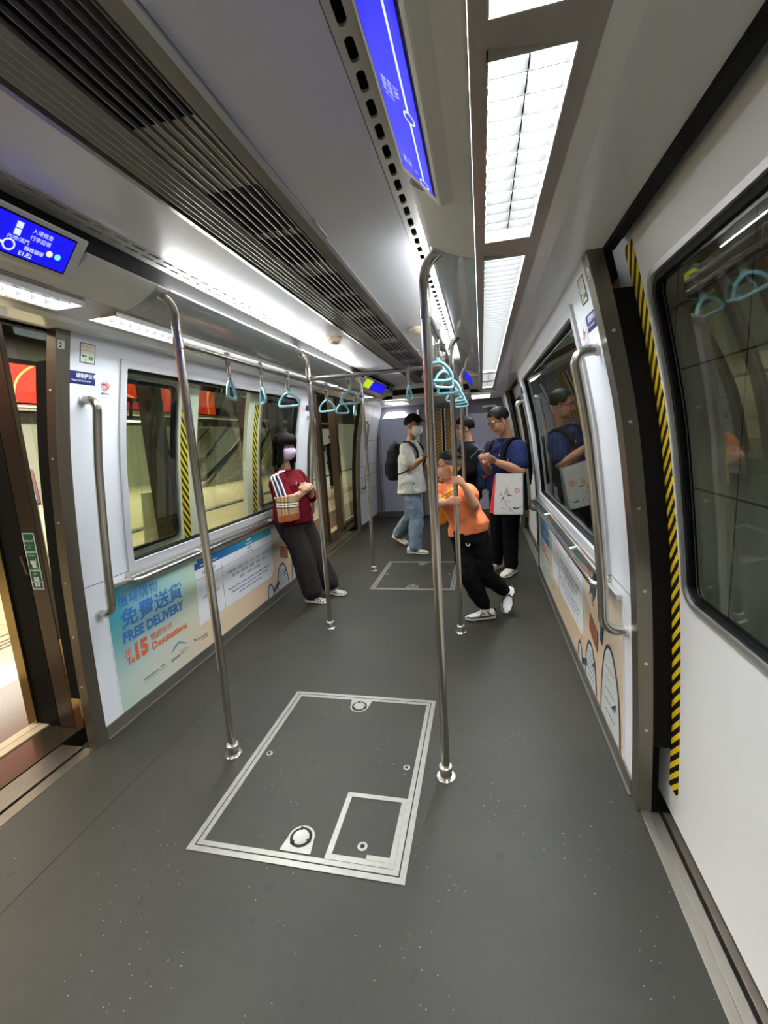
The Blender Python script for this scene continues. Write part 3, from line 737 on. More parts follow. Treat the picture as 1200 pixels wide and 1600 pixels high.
# ------------------------------------------------------------------ stickers
def sticker(name, s, y0, y1, z0, z1, m, label, cat, group=None, border=None):
    t = empty(name, (s * W((z0 + z1) / 2), (y0 + y1) / 2, (z0 + z1) / 2), label, cat, group)
    b = B(); panel(b, s, y0, y1, z0, z1, -.0015, .0); b.build('backing', m, t)
    if border:
        b = B(); e = .0035
        for a in ((y0, y1, z0, z0 + e), (y0, y1, z1 - e, z1), (y0, y0 + e, z0, z1), (y1 - e, y1, z0, z1)): panel(b, s, *a, -.0022, 0)
        b.build('border', border, t)
    return t
def disc(b, s, y, z, r, off, n=28, r2=0):
    o = [V((s * (W(z) + off), y + r * math.cos(2 * PI * i / n), z + r * math.sin(2 * PI * i / n))) for i in range(n)]
    if r2:
        i2 = [V((s * (W(z) + off), y + r2 * math.cos(2 * PI * i / n), z + r2 * math.sin(2 * PI * i / n))) for i in range(n)]; b.rings([o, i2], caps=False)
    else: b.poly(o, (s * -.0005, 0, 0))
def bar(b, s, y, z, w, h, ang, off):
    ca, sa = math.cos(ang), math.sin(ang); pts = [V((s * (W(z) + off), y + a * ca - c * sa, z + a * sa + c * ca)) for a, c in ((-w / 2, -h / 2), (w / 2, -h / 2), (w / 2, h / 2), (-w / 2, h / 2))]
    b.poly(pts, (s * -.0004, 0, 0))
for s in S2:
    sd = NAME[s]; d = 1
    t = sticker('exit_sign', s, 1.785, 1.868, 1.935, 2.022, mat('pale sticker', (.70, .74, .62), .5), 'small exit pictogram sticker on the %s wall near the ceiling' % sd, 'sign', 'exit stickers', M_NAVY)
    b = B(); yc = 1.826
    q = 1 if s < 0 else -1
    b.box(*sorted((s * (W(1.96) - .003), s * (W(1.96) - .0022))), *sorted((yc + q * .006, yc + q * .030)), 1.950, 1.980)
    bar(b, s, yc - q * .018, 1.965, .026, .005, 0, -.003)
    b.poly([V((s * (W(1.965) - .003), yc - q * a, 1.965 + c)) for a, c in ((.034, 0), (.022, .009), (.022, -.009))], (s * -.0004, 0, 0))
    bar(b, s, yc - q * .012, 1.948, .003, .02, 0, -.003)
    b.build('pictogram', mat('sign green', (.03, .22, .08), .5), t)
    b = B(); text(b, '緊急出口', .016, wallmap(s, yc - q * .034, 2.002, -.004)); text(b, 'Emergency', .012, wallmap(s, yc - q * .030, 1.988, -.004)); b.build('lettering', mat('sign orange', (.6, .16, .05), .5), t)
    t = sticker('handrail_notice', s, 1.733, 1.873, 1.838, 1.895, M_NAVY, 'navy notice asking riders to hold the handrail, on the %s wall' % sd, 'sign', 'hold the handrail notices')
    st = 1.745 if s < 0 else 1.861
    b = B(); text(b, '請緊握扶手', .022, wallmap(s, st + (.02 if s < 0 else -.02), 1.868, -.004), bold=.015); text(b, 'Please hold the handrail', .0125, wallmap(s, st - (.004 if s < 0 else -.004), 1.850, -.004), bold=.01, sx=.86); b.build('lettering', M_TEXTW, t)
    t = sticker('no_smoking_sign', s, 1.893, 1.965, 1.765, 1.892, mat('white sticker', (.68, .69, .72), .45), 'round red no smoking sticker on the %s wall' % sd, 'sign', 'no smoking stickers')
    b = B(); disc(b, s, 1.929, 1.850, .026, -.003, r2=.021); bar(b, s, 1.929, 1.850, .046, .005, -.8 * (1 if s < 0 else -1), -.0036); b.build('red_ring', M_RED, t)
    b = B(); bar(b, s, 1.929, 1.849, .030, .006, 0, -.003); bar(b, s, 1.937, 1.86, .004, .014, .4, -.003); text(b, '嚴禁吸煙', .0125, wallmap(s, 1.929 - q * .025, 1.800, -.004), bold=.01); text(b, 'No smoking', .008, wallmap(s, 1.929 - q * .022, 1.785, -.004)); b.build('lettering', M_INKB, t)
    b = B(); panel(b, s, 1.668, 1.700, 1.975, 2.01, -.0082, -.006); o = b.build('number_tag', M_TEXTW); tag(o, 'tiny number tag high on the %s door post' % sd, 'sign', 'door number tags')
    b = B(); text(b, '2', .028, wallmap(s, 1.674 if s < 0 else 1.692, 1.981, -.0088), bold=.03); b.build('digit', M_INKB, o, local=True)
    # same stickers at the far end of the window bay, tiny in view
    t = sticker('handrail_notice', s, 4.545, 4.68, 1.838, 1.895, M_NAVY, 'far navy handrail notice beyond the %s window' % sd, 'sign', 'hold the handrail notices')
    t = sticker('no_smoking_sign', s, 4.455, 4.525, 1.765, 1.892, mat('white sticker', (.68, .69, .72), .45), 'far no smoking sticker beyond the %s window' % sd, 'sign', 'no smoking stickers')
    b = B(); disc(b, s, 4.49, 1.850, .026, -.003, r2=.020); bar(b, s, 4.49, 1.850, .046, .005, -.8, -.0036); b.build('red_ring', M_RED, t)
# reversed characters on the outside of the opened door glass
b = B(); mp = lambda yy, zz: (lambda u, v: V((-(W(zz + v) + .13), yy - u, zz + v)))
text(b, '6', .17, mp(2.44, 1.70), bold=.02); text(b, 'T.', .17, mp(2.30, 1.70), bold=.02)
tag(b.build('number_decal', M_INKB), 'black number six and bar seen reversed on the opened door glass', 'decal')

# ------------------------------------------------------------------ advertising panels
def ad_mat(s):
    m = bpy.data.materials.new('advert print ' + NAME[s]); m.use_nodes = True; nt = m.node_tree; bs = nt.nodes['Principled BSDF']; bs.inputs['Roughness'].default_value = .38; bs.inputs['Coat Weight'].default_value = .2
    tc = nt.nodes.new('ShaderNodeTexCoord'); sx = nt.nodes.new('ShaderNodeSeparateXYZ'); nt.links.new(tc.outputs['Object'], sx.inputs[0])
    mr = nt.nodes.new('ShaderNodeMapRange'); nt.links.new(sx.outputs[1], mr.inputs[0])
    mr.inputs[1].default_value, mr.inputs[2].default_value = (1.85, 4.5) if s < 0 else (4.5, 1.85)
    top = ramp_nodes(nt, mr.outputs[0], [(0, (.03, .30, .36)), (.03, (.06, .34, .42)), (.06, (.20, .45, .55)), (.16, (.32, .55, .53)), (.28, (.48, .62, .48)), (.45, (.60, .58, .46)), (1, (.66, .55, .42))])
    bot = ramp_nodes(nt, mr.outputs[0], [(0, (.45, .56, .50)), (.15, (.60, .60, .50)), (.30, (.70, .56, .40)), (.6, (.74, .53, .36)), (1, (.70, .50, .34))])
    m2 = nt.nodes.new('ShaderNodeMapRange'); nt.links.new(sx.outputs[2], m2.inputs[0]); m2.inputs[1].default_value = .60; m2.inputs[2].default_value = .22
    n = nt.nodes.new('ShaderNodeTexNoise'); n.inputs['Scale'].default_value = 3; nt.links.new(tc.outputs['Object'], n.inputs['Vector'])
    a = nt.nodes.new('ShaderNodeMath'); a.operation = 'MULTIPLY_ADD'; a.inputs[1].default_value = .35; a.inputs[2].default_value = -.17; nt.links.new(n.outputs[0], a.inputs[0])
    ad = nt.nodes.new('ShaderNodeMath'); ad.use_clamp = True; nt.links.new(a.outputs[0], ad.inputs[0]); nt.links.new(m2.outputs[0], ad.inputs[1])
    mx = nt.nodes.new('ShaderNodeMix'); mx.data_type = 'RGBA'; nt.links.new(ad.outputs[0], mx.inputs[0]); nt.links.new(top.outputs[0], mx.inputs[6]); nt.links.new(bot.outputs[0], mx.inputs[7]); nt.links.new(mx.outputs[2], bs.inputs['Base Color'])
    return m
def card_mat(s, ya, yb):
    m = bpy.data.materials.new('advert header ' + NAME[s]); m.use_nodes = True; nt = m.node_tree; bs = nt.nodes['Principled BSDF']
    tc = nt.nodes.new('ShaderNodeTexCoord'); sx = nt.nodes.new('ShaderNodeSeparateXYZ'); nt.links.new(tc.outputs['Object'], sx.inputs[0])
    mr = nt.nodes.new('ShaderNodeMapRange'); nt.links.new(sx.outputs[1], mr.inputs[0]); mr.inputs[1].default_value, mr.inputs[2].default_value = ya, yb
    r = ramp_nodes(nt, mr.outputs[0], [(0, (.01, .05, .20)), (.3, (.01, .10, .28)), (1, (.03, .32, .36))]); nt.links.new(r.outputs[0], bs.inputs['Base Color']); return m
ARCH = mat('printed arches', (.52, .54, .52), .5, var=.2, vscale=9)
for s in S2:
    f = (lambda u: 1.85 + u) if s < 0 else (lambda u: 4.50 - u)           # u runs in reading direction, 0..2.65
    sg = 1 if s < 0 else -1
    t = empty('advert_panel', (s * W(.4), 3.2, .07), 'long airport delivery advert under the %s window' % NAME[s], 'advert', 'adverts under the windows')
    def slab(b, u0, u1, z0, z1, off):
        panel(b, s, *sorted((f(u0), f(u1))), z0, z1, off, off + .001)
    b = B(); panel(b, s, 1.85, 4.50, .074, .788, -.003, 0); b.build('print', ad_mat(s), t, smooth=True)
    b = B(); panel(b, s, 1.845, 1.85, .074, .79, -.004, 0); panel(b, s, 4.5, 4.505, .074, .79, -.004, 0); pieces(b, 'edge', M_WHITE, t)
    def fit(b, body, u0, u1, z0, z1, bold=.02, off=-.0048):
        q = B(); text(q, body, .1, lambda x, y: V((x, y, 0)), bold=bold)
        xs_ = [p[0] for p in q.v]; ys_ = [p[1] for p in q.v]; ax, bx, ay, by = min(xs_), max(xs_), min(ys_), max(ys_)
        out = []
        for x, y, _ in q.v:
            u = u0 + (x - ax) / (bx - ax) * (u1 - u0); z = z0 + (y - ay) / (by - ay) * (z1 - z0); out.append((s * (W(z) + off), f(u), z))
        b.add(out, q.f)
    b = B(); fit(b, '機場購物', .066, .375, .658, .732, .004); b.build('blue_heading', M_BLUE, t)
    b = B(); fit(b, '免費送貨', .074, .592, .534, .648, .022); b.build('blue_title', M_BLUE, t)
    b = B(); fit(b, 'FREE DELIVERY', .073, .590, .452, .516, .045); b.build('blue_lettering', M_BLUE, t)
    b = B(); fit(b, '至', .072, .118, .372, .412, .01); fit(b, 'To', .080, .134, .316, .362, .04); fit(b, '15', .145, .245, .316, .424, .06); fit(b, '個目的地', .270, .464, .374, .420, .006); fit(b, 'Destinations', .276, .600, .314, .360, .03)
    b.build('orange_lettering', M_ORANGE, t)
    b = B(); fit(b, '受條款及細則約束', .176, .300, .168, .180, .01); fit(b, '香港機場', .315, .355, .170, .184, .03); fit(b, 'Terms and conditions apply. See website for details.', .176, .375, .152, .160, 0); b.build('small_print', M_INKB, t)
    b = B(); fit(b, '香港國際機場', .415, .495, .155, .172, .03); fit(b, 'HONG KONG', .505, .575, .182, .189, 0); fit(b, 'INTERNATIONAL', .505, .60, .171, .178, 0); fit(b, 'AIRPORT', .505, .56, .160, .167, 0); b.build('airport_name', M_INKB, t)
    b = B(); fit(b, 'shopping', .690, .800, .168, .190, .01); fit(b, '香港國際機場', .730, .800, .152, .163, .03); b.build('shop_name', M_INKB, t)
    b = B(); A_ = lambda u, z: V((s * (W(z) - .0045), f(u), z))
    b.poly([A_(.405, .205), A_(.46, .245), A_(.505, .262), A_(.59, .205), A_(.58, .205), A_(.50, .245), A_(.455, .225)], (s * -.0003, 0, 0)); b.build('mountain_logo', mat('teal print', (.08, .40, .42), .5), t)
    b = B(); b.poly([A_(.645, .205), A_(.665, .180), A_(.700, .208), A_(.668, .190)], (s * -.0003, 0, 0)); b.build('tick_logo', M_INKB, t)
    # white card
    b = B(); u0, u1 = .74, 1.896; slab(b, u0, u1, .300, .668, -.0045); slab(b, u0, u1 - .035, .262, .300, -.0045); b.build('white_card', mat('card white', (.74, .75, .78), .45), t, smooth=True)
    b = B(); slab(b, u0 + .03, u1, .666, .732, -.0046); slab(b, u0, u0 + .032, .666, .715, -.0046); b.build('card_header', card_mat(s, f(.74), f(1.9)), t, smooth=True)
    b = B(); slab(b, u0, u1, .592, .594, -.0055); slab(b, 1.06, 1.062, .262, .666, -.0055); b.build('card_rule', M_INK, t)
    b = B(); fit(b, '購物滿', .86, .95, .702, .724, .02, -.006); fit(b, 'Spending amount', .80, 1.01, .678, .694, .02, -.006); fit(b, '目的地', 1.45, 1.52, .702, .724, .03, -.006); fit(b, 'Destination', 1.425, 1.545, .678, .694, .02, -.006)
    b.build('header_lettering', M_TEXTW, t)
    b = B(); fit(b, 'HK$500', .82, .98, .612, .642, .0, -.006); b.build('first_amount', M_INK, t)
    b = B(); fit(b, 'HK$2,000', .80, 1.0, .43, .46, .0, -.006); b.build('second_amount', M_INK, t)
    b = B(); fit(b, '香港', 1.45, 1.51, .634, .658, .004, -.006); fit(b, 'Hong Kong', 1.42, 1.54, .604, .622, .0, -.006); b.build('city_lettering', M_INK, t)
    b = B()
    for k, (l, a0, a1) in enumerate((('中國內地・台灣・印尼・日本・澳門・馬來西亞', 1.13, 1.81), ('菲律賓・新加坡・南韓・泰國・越南', 1.19, 1.75), ('澳洲・加拿大及英國', 1.30, 1.64))): fit(b, l, a0, a1, .512 - .042 * k, .540 - .042 * k, .004, -.006)
    b.build('country_characters', M_INK, t)
    b = B()
    for k, (l, a0, a1) in enumerate((('Mainland China, Taiwan, Indonesia, Japan, Macau, Malaysia,', 1.12, 1.81), ('Philippines, Singapore, South Korea, Thailand, Vietnam,', 1.16, 1.78), ('Australia, Canada & United Kingdom', 1.27, 1.66))): fit(b, l, a0, a1, .378 - .034 * k, .398 - .034 * k, .03, -.006)
    b.build('country_lettering', M_INK, t)
    # picture: striding shopper with bags above white vaulted roofs
    b = B(); a2 = B()
    for (uc, r, hgt) in ((1.80, .05, .11), (2.07, .115, .235), (2.45, .15, .40)):
        pts = [A_(uc + r * math.cos(a), .075 + hgt * math.sin(a)) for a in [PI * i / 16 for i in range(17)]]
        b.poly(pts, (s * -.0004, 0, 0))
        n = 16; o1 = [A_(uc + r * math.cos(PI * i / n), .075 + hgt * math.sin(PI * i / n)) for i in range(n + 1)]; o2 = [A_(uc + (r + .018) * math.cos(PI * i / n), .075 + (hgt + .02) * math.sin(PI * i / n)) for i in range(n + 1)]
        for i in range(n): a2.add([o1[i] + V((s * -.001, 0, 0)), o1[i + 1] + V((s * -.001, 0, 0)), o2[i + 1] + V((s * -.001, 0, 0)), o2[i] + V((s * -.001, 0, 0))], [(0, 1, 2, 3)])
    b.build('vaulted_roof', ARCH, t)
    for uc, hgt in ((2.07, .20), (2.45, .34)):
        for k in range(1, 6): a2.poly([A_(uc - .07, .08 + hgt * k / 6), A_(uc + .08, .08 + hgt * k / 6 + .01), A_(uc + .08, .083 + hgt * k / 6 + .01), A_(uc - .07, .083 + hgt * k / 6)], (s * -.0016, 0, 0))
        a2.poly([A_(uc + .02, .20), A_(uc + .10, .26), A_(uc + .09, .22)], (s * -.0018, 0, 0))
    a2.poly([A_(1.86, .09), A_(1.99, .14), A_(1.98, .18), A_(1.87, .13)], (s * -.0018, 0, 0))
    pieces(a2, 'roof_outline', mat('printed navy', (.03, .045, .10), .5), t)
    b = B(); b.poly([A_(2.05, .40), A_(2.22, .34), A_(2.24, .46), A_(2.08, .50)], (s * -.0018, 0, 0)); b.build('printed_bag', mat('printed brown', (.23, .08, .035), .5), t)
    b = B(); b.poly([A_(2.06, .60), A_(2.14, .58), A_(2.20, .64), A_(2.26, .76), A_(2.20, .77), A_(2.12, .68)], (s * -.0018, 0, 0)); b.poly([A_(2.28, .44), A_(2.32, .43), A_(2.40, .70), A_(2.34, .73)], (s * -.0018, 0, 0)); b.build('printed_clothing', mat('printed dark blue', (.03, .05, .08), .5), t)
    b = B(); b.poly([A_(2.08, .62), A_(2.10, .56), A_(2.15, .56), A_(2.14, .66)], (s * -.0018, 0, 0)); b.poly([A_(2.03, .68), A_(2.07, .67), A_(2.12, .77), A_(2.06, .775)], (s * -.0018, 0, 0)); b.build('printed_skin', mat('printed skin', (.60, .33, .22), .5), t)
# ------------------------------------------------------------------ station side, seen through the open doors and windows
M_TILE = None
def tile_mat(name, c1, c2, sx_, sy_, rough):
    m = bpy.data.materials.new(name); m.use_nodes = True; nt = m.node_tree; bs = nt.nodes['Principled BSDF']; bs.inputs['Roughness'].default_value = rough
    tc = nt.nodes.new('ShaderNodeTexCoord'); br = nt.nodes.new('ShaderNodeTexBrick'); nt.links.new(tc.outputs['Object'], br.inputs['Vector'])
    br.offset = 0; br.inputs['Scale'].default_value = 1; br.inputs['Brick Width'].default_value = sx_; br.inputs['Row Height'].default_value = sy_; br.inputs['Mortar Size'].default_value = .004
    br.inputs['Color1'].default_value = (*c1, 1); br.inputs['Color2'].default_value = (*c2, 1); br.inputs['Mortar'].default_value = (.25, .21, .14, 1)
    nt.links.new(br.outputs[0], bs.inputs['Base Color']); return m
b = B(); b.box(-15.2, -2.49, -8, 24, -.08, 0); b.box(-1.86, -1.745, -8, 24, -.08, .004)
struct(b, 'floor_station', tile_mat('cream stone paving', (.62, .53, .36), (.57, .48, .32), .6, .6, .16))
b = B(); b.box(-2.49, -1.86, -8, 24, -.08, 0); struct(b, 'trim_30', mat('brown granite band', (.17, .10, .065), .2, var=.25, vscale=60))
b = B(); b.box(-1.745, -1.52, -8, 24, -.10, -.003); struct(b, 'trim_31', mat('bronze platform edge', (.16, .12, .085), .18, .8, var=.1, vscale=5))
b = B()
for x in (-3.15, -3.22, -3.29, -3.42): b.box(x - .012, x + .012, -8, 24, 0, .004)
struct(b, 'trim_32', mat('tactile groove', (.20, .15, .09), .5))
b = B(); b.box(-6.05, -5.85, -8, 24, .0, .03); struct(b, 'trim_33', mat('dark floor track', (.05, .055, .05), .3))
b = B(); b.box(-15.3, -15.2, -8, 24, 0, 4.2); b.box(-15.2, -1.6, 24, 24.1, 0, 4.2); b.box(-15.2, -1.6, -8.1, -8, 0, 4.2)
struct(b, 'wall_station', mat('pale olive station wall', (.34, .345, .27), .45, var=.08, vscale=.7))
b = B(); b.box(-15.2, -1.75, -8, 24, 4.6, 4.7); struct(b, 'ceiling_station', mat('dim station ceiling', (.10, .09, .07), .6))
# far banner over the opposite platform edge
def banner_mat():
    m = bpy.data.materials.new('red backlit banner'); m.use_nodes = True; nt = m.node_tree; bs = nt.nodes['Principled BSDF']
    tc = nt.nodes.new('ShaderNodeTexCoord')
    n = nt.nodes.new('ShaderNodeTexNoise'); n.inputs['Scale'].default_value = .9; n.inputs['Detail'].default_value = 5; nt.links.new(tc.outputs['Object'], n.inputs['Vector'])
    r = ramp_nodes(nt, n.outputs[0], [(.3, (.30, .006, .006)), (.5, (.55, .02, .008)), (.62, (.62, .05, .012)), (.75, (.70, .12, .03))])
    w_ = nt.nodes.new('ShaderNodeTexWave'); w_.inputs['Scale'].default_value = .5; w_.inputs['Distortion'].default_value = 9; w_.inputs['Detail'].default_value = 0; nt.links.new(tc.outputs['Object'], w_.inputs['Vector'])
    g = nt.nodes.new('ShaderNodeMath'); g.operation = 'GREATER_THAN'; g.inputs[1].default_value = .9985; nt.links.new(w_.outputs['Fac'], g.inputs[0])
    mx = nt.nodes.new('ShaderNodeMix'); mx.data_type = 'RGBA'; nt.links.new(g.outputs[0], mx.inputs[0]); nt.links.new(r.outputs[0], mx.inputs[6]); mx.inputs[7].default_value = (.95, .45, .12, 1)
    nt.links.new(mx.outputs[2], bs.inputs['Base Color']); nt.links.new(mx.outputs[2], bs.inputs['Emission Color']); bs.inputs['Emission Strength'].default_value = .3; return m
t = empty('backlit_banner', (-5.95, 3, 2.35), 'long red backlit banner high across the station, seen through the windows', 'banner')
b = B(); b.box(-6.0, -5.95, -6, 10.4, 2.36, 2.92); b.build('banner_face', banner_mat(), t)
b = B(); b.box(-6.08, -6.0, -6, 10.5, 2.32, 3.0); b.box(-6.05, -5.93, -6, 10.5, 2.92, 2.98); b.build('casing', M_BLACK, t)
b = B(); b.box(-6.08, -6.0, -8, 24, 3.0, 4.6); b.box(-6.08, -6.0, 10.5, 24, 2.3, 3.0); struct(b, 'trim_34', mat('dark backdrop', (.02, .02, .018), .4))  # added dark sheet, makes the view above and beyond the banner read black
t = empty('ceiling_beam', (-5.9, 3, 2.0), 'dark horizontal beam with a chrome edge under the red banner', 'beam')
b = B(); b.box(-6.0, -5.8, -6, 20, 2.03, 2.30); b.build('beam_body', mat('beam dark', (.03, .03, .028), .25), t)
b = B(); b.tube([(-5.78, -6, 2.26), (-5.78, 20, 2.26)], .05, 12); b.build('chrome_edge', M_BRIGHT, t, smooth=True)
b = B()
for y in (3.2, 5.6, 7.2): b.box(-5.80, -5.79, y, y + .5, 2.09, 2.13)
pieces(b, 'reflection_strip', emis('beam reflection', (1, 1, .9), 1.2), t)  # glowing strips stand in for light reflections on the dark beam

MATS['pg'] = glass_mat('platform glass', (.93, .95, .88), .03)
# platform screen: posts, transoms, glass and opened leaf at the near doorway
M_BRONZE = mat('dark bronze', (.075, .058, .042), .25, .7, var=.1, vscale=3)
M_BRASS = mat('polished brass sheet', (.36, .27, .13), .2, .9, var=.1, vscale=3, stretch=(1, 1, .3))
PX = -1.62
def post(y, w, d, label, m=M_BRONZE, z1=3.0):
    b = B(); b.box(PX - d / 2, PX + d / 2, y - w / 2, y + w / 2, 0, z1)
    t = b.build('platform_screen_post', m, bevel=.004); tag(t, label, 'post', 'platform screen posts'); return t
b = B(); b.box(-1.67, -1.56, 1.80, 1.83, 0, 3.0); t = b.build('platform_screen_post', mat('brown bronze', (.085, .065, .05), .3, .6), bevel=.004); tag(t, 'dark bronze platform screen post carrying the green stickers, outside the near doorway', 'post', 'platform screen posts')
for i, (y, w_, d, lb) in enumerate(((2.84, .11, .12, 'dark platform screen post seen through the near part of the left window'), (4.18, .13, .12, 'dark platform screen post seen through the middle of the left window'),
        (4.85, .12, .12, 'dark platform screen post at the near side of the far left doorway'), (6.15, .12, .12, 'dark platform screen post in the far left doorway'), (6.9, .12, .12, 'dark platform screen post at the far side of the far left doorway'), (8.4, .12, .12, 'dark platform screen post beyond the far left doorway'))):
    post(y, w_, d, lb)
t = empty('platform_screen_door', (PX, 1.7, 0), 'opened platform screen door leaf with a brass edge outside the near doorway', 'door')
b = B(); b.box(-1.82, -1.672, 1.80, 1.86, .0, 2.5); b.build('rubber_edge', M_BLACK, t)
b = B(); b.box(-1.885, -1.822, 1.79, 1.85, 0, 2.5); b.build('brass_edge', M_BRASS, t)
b = B(); b.box(-1.558, -1.505, 1.80, 1.81, .0, .53); b.build('brass_plate', M_BRASS, t)
for z in (.46, .30):
    b = B(); b.box(-1.535, -1.527, 1.797, 1.80, z, z + .022); b.build('screw_slot', M_BLACK, t)
b = B(); b.tube([(-1.69, 1.79, 1.0), (-1.665, 1.785, .90)], .006, 8); b.build('handle', M_BRASS, t)
t = empty('platform_screen', (PX, 4, 0), 'glazed platform screen standing between train and platform', 'screen')
b = B()
b.box(PX - .04, PX + .04, -8, 20, 2.36, 2.60); b.box(PX - .03, PX + .03, -8, 20, 2.95, 3.05); b.build('head_rail', M_BRONZE, t)
b = B()
for z in (2.70, 2.80, 2.88): b.box(PX - .02, PX + .02, -8, 20, z, z + .035)
pieces(b, 'louvre_bar', mat('bronze louvre', (.17, .12, .08), .4, .3), t)
for y0, y1 in ((1.93, 2.78), (2.90, 4.11), (4.25, 4.79), (6.96, 8.34)):
    b = B(); b.box(PX - .004, PX + .004, y0, y1, .10, 2.36); b.build('glass_panel', MATS['pg'], t)
    b = B(); b.box(PX - .03, PX + .03, y0, y1, 0, .10); b.build('bottom_rail', M_BRONZE, t)
t = empty('emergency_sticker', (-1.62, 1.80, .95), 'column of green and white emergency door stickers on the dark post', 'sign')
g = 1.7985; X0 = -1.661
b = B(); b.box(X0, X0 + .078, g - .001, g, .815, 1.125); b.build('backing', M_TEXTW, t)
for z0, z1 in ((1.026, 1.119), (.924, 1.017), (.821, .915)):
    b = B(); b.box(X0 + .007, X0 + .071, g - .002, g - .001, z0, z1); b.build('green_panel', M_GREEN, t)
b = B(); fn = lambda x, z: (lambda u, v: V((X0 + x + u, g - .0026, z + v)))
text(b, '緊急出口門', .0120, fn(.009, 1.078), bold=.01); text(b, 'Emergency', .0095, fn(.014, 1.058)); text(b, 'Door', .0095, fn(.026, 1.044)); text(b, '1 握緊手柄', .0100, fn(.012, 1.000)); text(b, '2 推門', .0110, fn(.020, .896))
bx = lambda x0, x1, z0, z1: b.box(X0 + x0, X0 + x1, g - .0028, g - .0022, z0, z1)
bx(.030, .055, .934, .975); bx(.022, .032, .955, .975); bx(.058, .061, .930, .985); bx(.024, .038, .830, .884); bx(.042, .056, .830, .884); bx(.014, .066, .855, .859)
b.build('lettering', M_TEXTW, t)

# kiosk behind the post
t = empty('information_kiosk', (-5.2, 4.5, 0), 'dark red information kiosk with a glowing pale screen, outside the near doorway', 'kiosk')
Mk = Matrix.Translation((-5.05, 4.46, 1.15)) @ Matrix.Rotation(rot(55), 4, 'Z') @ Matrix.Rotation(rot(-28), 4, 'X')
b = B(); b.box(-.17, .17, -.03, .03, -.25, .25, Mk); b.build('housing', mat('kiosk maroon', (.10, .015, .02), .3), t, bevel=.01)
b = B(); b.box(-.13, .13, -.036, -.03, -.19, .19, Mk); b.build('display', emis('kiosk display', (.35, .55, .95), .4), t)
b = B(); b.box(-5.16, -5.02, 4.5, 4.62, 0, 1.0); b.box(-5.3, -4.9, 4.4, 4.75, 0, .04); b.build('stand', mat('kiosk stand grey', (.35, .34, .33), .4), t)

# escalator beyond the platform, rising away to the right
t = empty('escalator', (-10.2, 17, 0), 'steel and glass escalator rising across the station beyond the left window', 'escalator')
E0, E1 = V((0, 15.4, .15)), V((0, 20.4, 3.2))
for k, x in enumerate((-10.0, -11.0)):
    o = V((x, 0, 0))
    b = B(); b.tube([E0 + o + V((0, -.55, .55)), E0 + o + V((0, -.75, .75)), E0 + o + V((0, -.55, .95)), E0 + o + V((0, .1, 1.0)), E1 + o + V((0, -.1, .9))], .06, 8); b.build('handrail', M_BLACK, t, smooth=True)
    b = B(); q = [E0 + o + V((0, -.5, .0)), E1 + o + V((0, 0, -.1)), E1 + o + V((0, -.1, .85)), E0 + o + V((0, 0, .95)), E0 + o + V((0, -.5, .9))]; b.poly(q, (.01, 0, 0)); b.build('balustrade_glass', MATS['pg'], t)
    b = B(); b.poly([E0 + o + V((.02, -.5, -.15)), E1 + o + V((.02, 0, -.45)), E1 + o + V((.02, 0, 0)), E0 + o + V((.02, .2, .12)), E0 + o + V((.02, -.5, .1))], (.05, 0, 0)); b.build('steel_skirt', M_BRIGHT, t)
for i in range(20):
    p = E0 + (E1 - E0) * (i / 20); b = B(); b.box(-10.95, -10.05, p.y, p.y + .26, p.z - .2, p.z); b.build('step', mat('escalator step', (.12, .12, .12), .4, .5), t)
b = B(); b.poly([(-10.02, 15.6, 0), (-10.02, 20.4, 0), (-10.02, 20.4, 2.7)], (-.95, 0, 0)); b.build('underside', mat('escalator underside', (.22, .22, .17), .5), t)
t = empty('escalator', (-9.8, 21.5, 0), 'second escalator farther along the station, a bright diagonal band', 'escalator')
b = B(); b.poly([(-9.8, 19.9, .3), (-9.8, 23.8, 3.2), (-9.8, 23.8, 3.65), (-9.8, 19.9, .75)], (-.06, 0, 0)); b.build('steel_skirt', mat('pale yellow handrail side', (.62, .58, .38), .4), t)  # skirt in one even pale yellow
b = B(); b.tube([(-9.8, 19.7, 1.3), (-9.8, 23.8, 4.3)], .06, 8); b.build('handrail', M_BLACK, t, smooth=True)
t = empty('bollard', (-4.3, 5.6, 0), 'grey conical floor bollard on the platform behind the left window', 'bollard')
b = B(); b.lathe([(.19, 0), (.19, .05), (.15, .07), (.10, .75), (.09, .9), (0, .92)], (-4.3, 5.75, 0), 20); b.build('body', mat('bollard grey', (.30, .30, .26), .4, .4), t, smooth=True)
b = B(); b.tube([(-4.3 + .02, 6.3 + .22 * math.cos(a), 1.0 + .22 * math.sin(a)) for a in [2 * PI * i / 20 for i in range(20)]], .025, 8, close=True); b.build('hoop', M_BLACK, t, smooth=True)

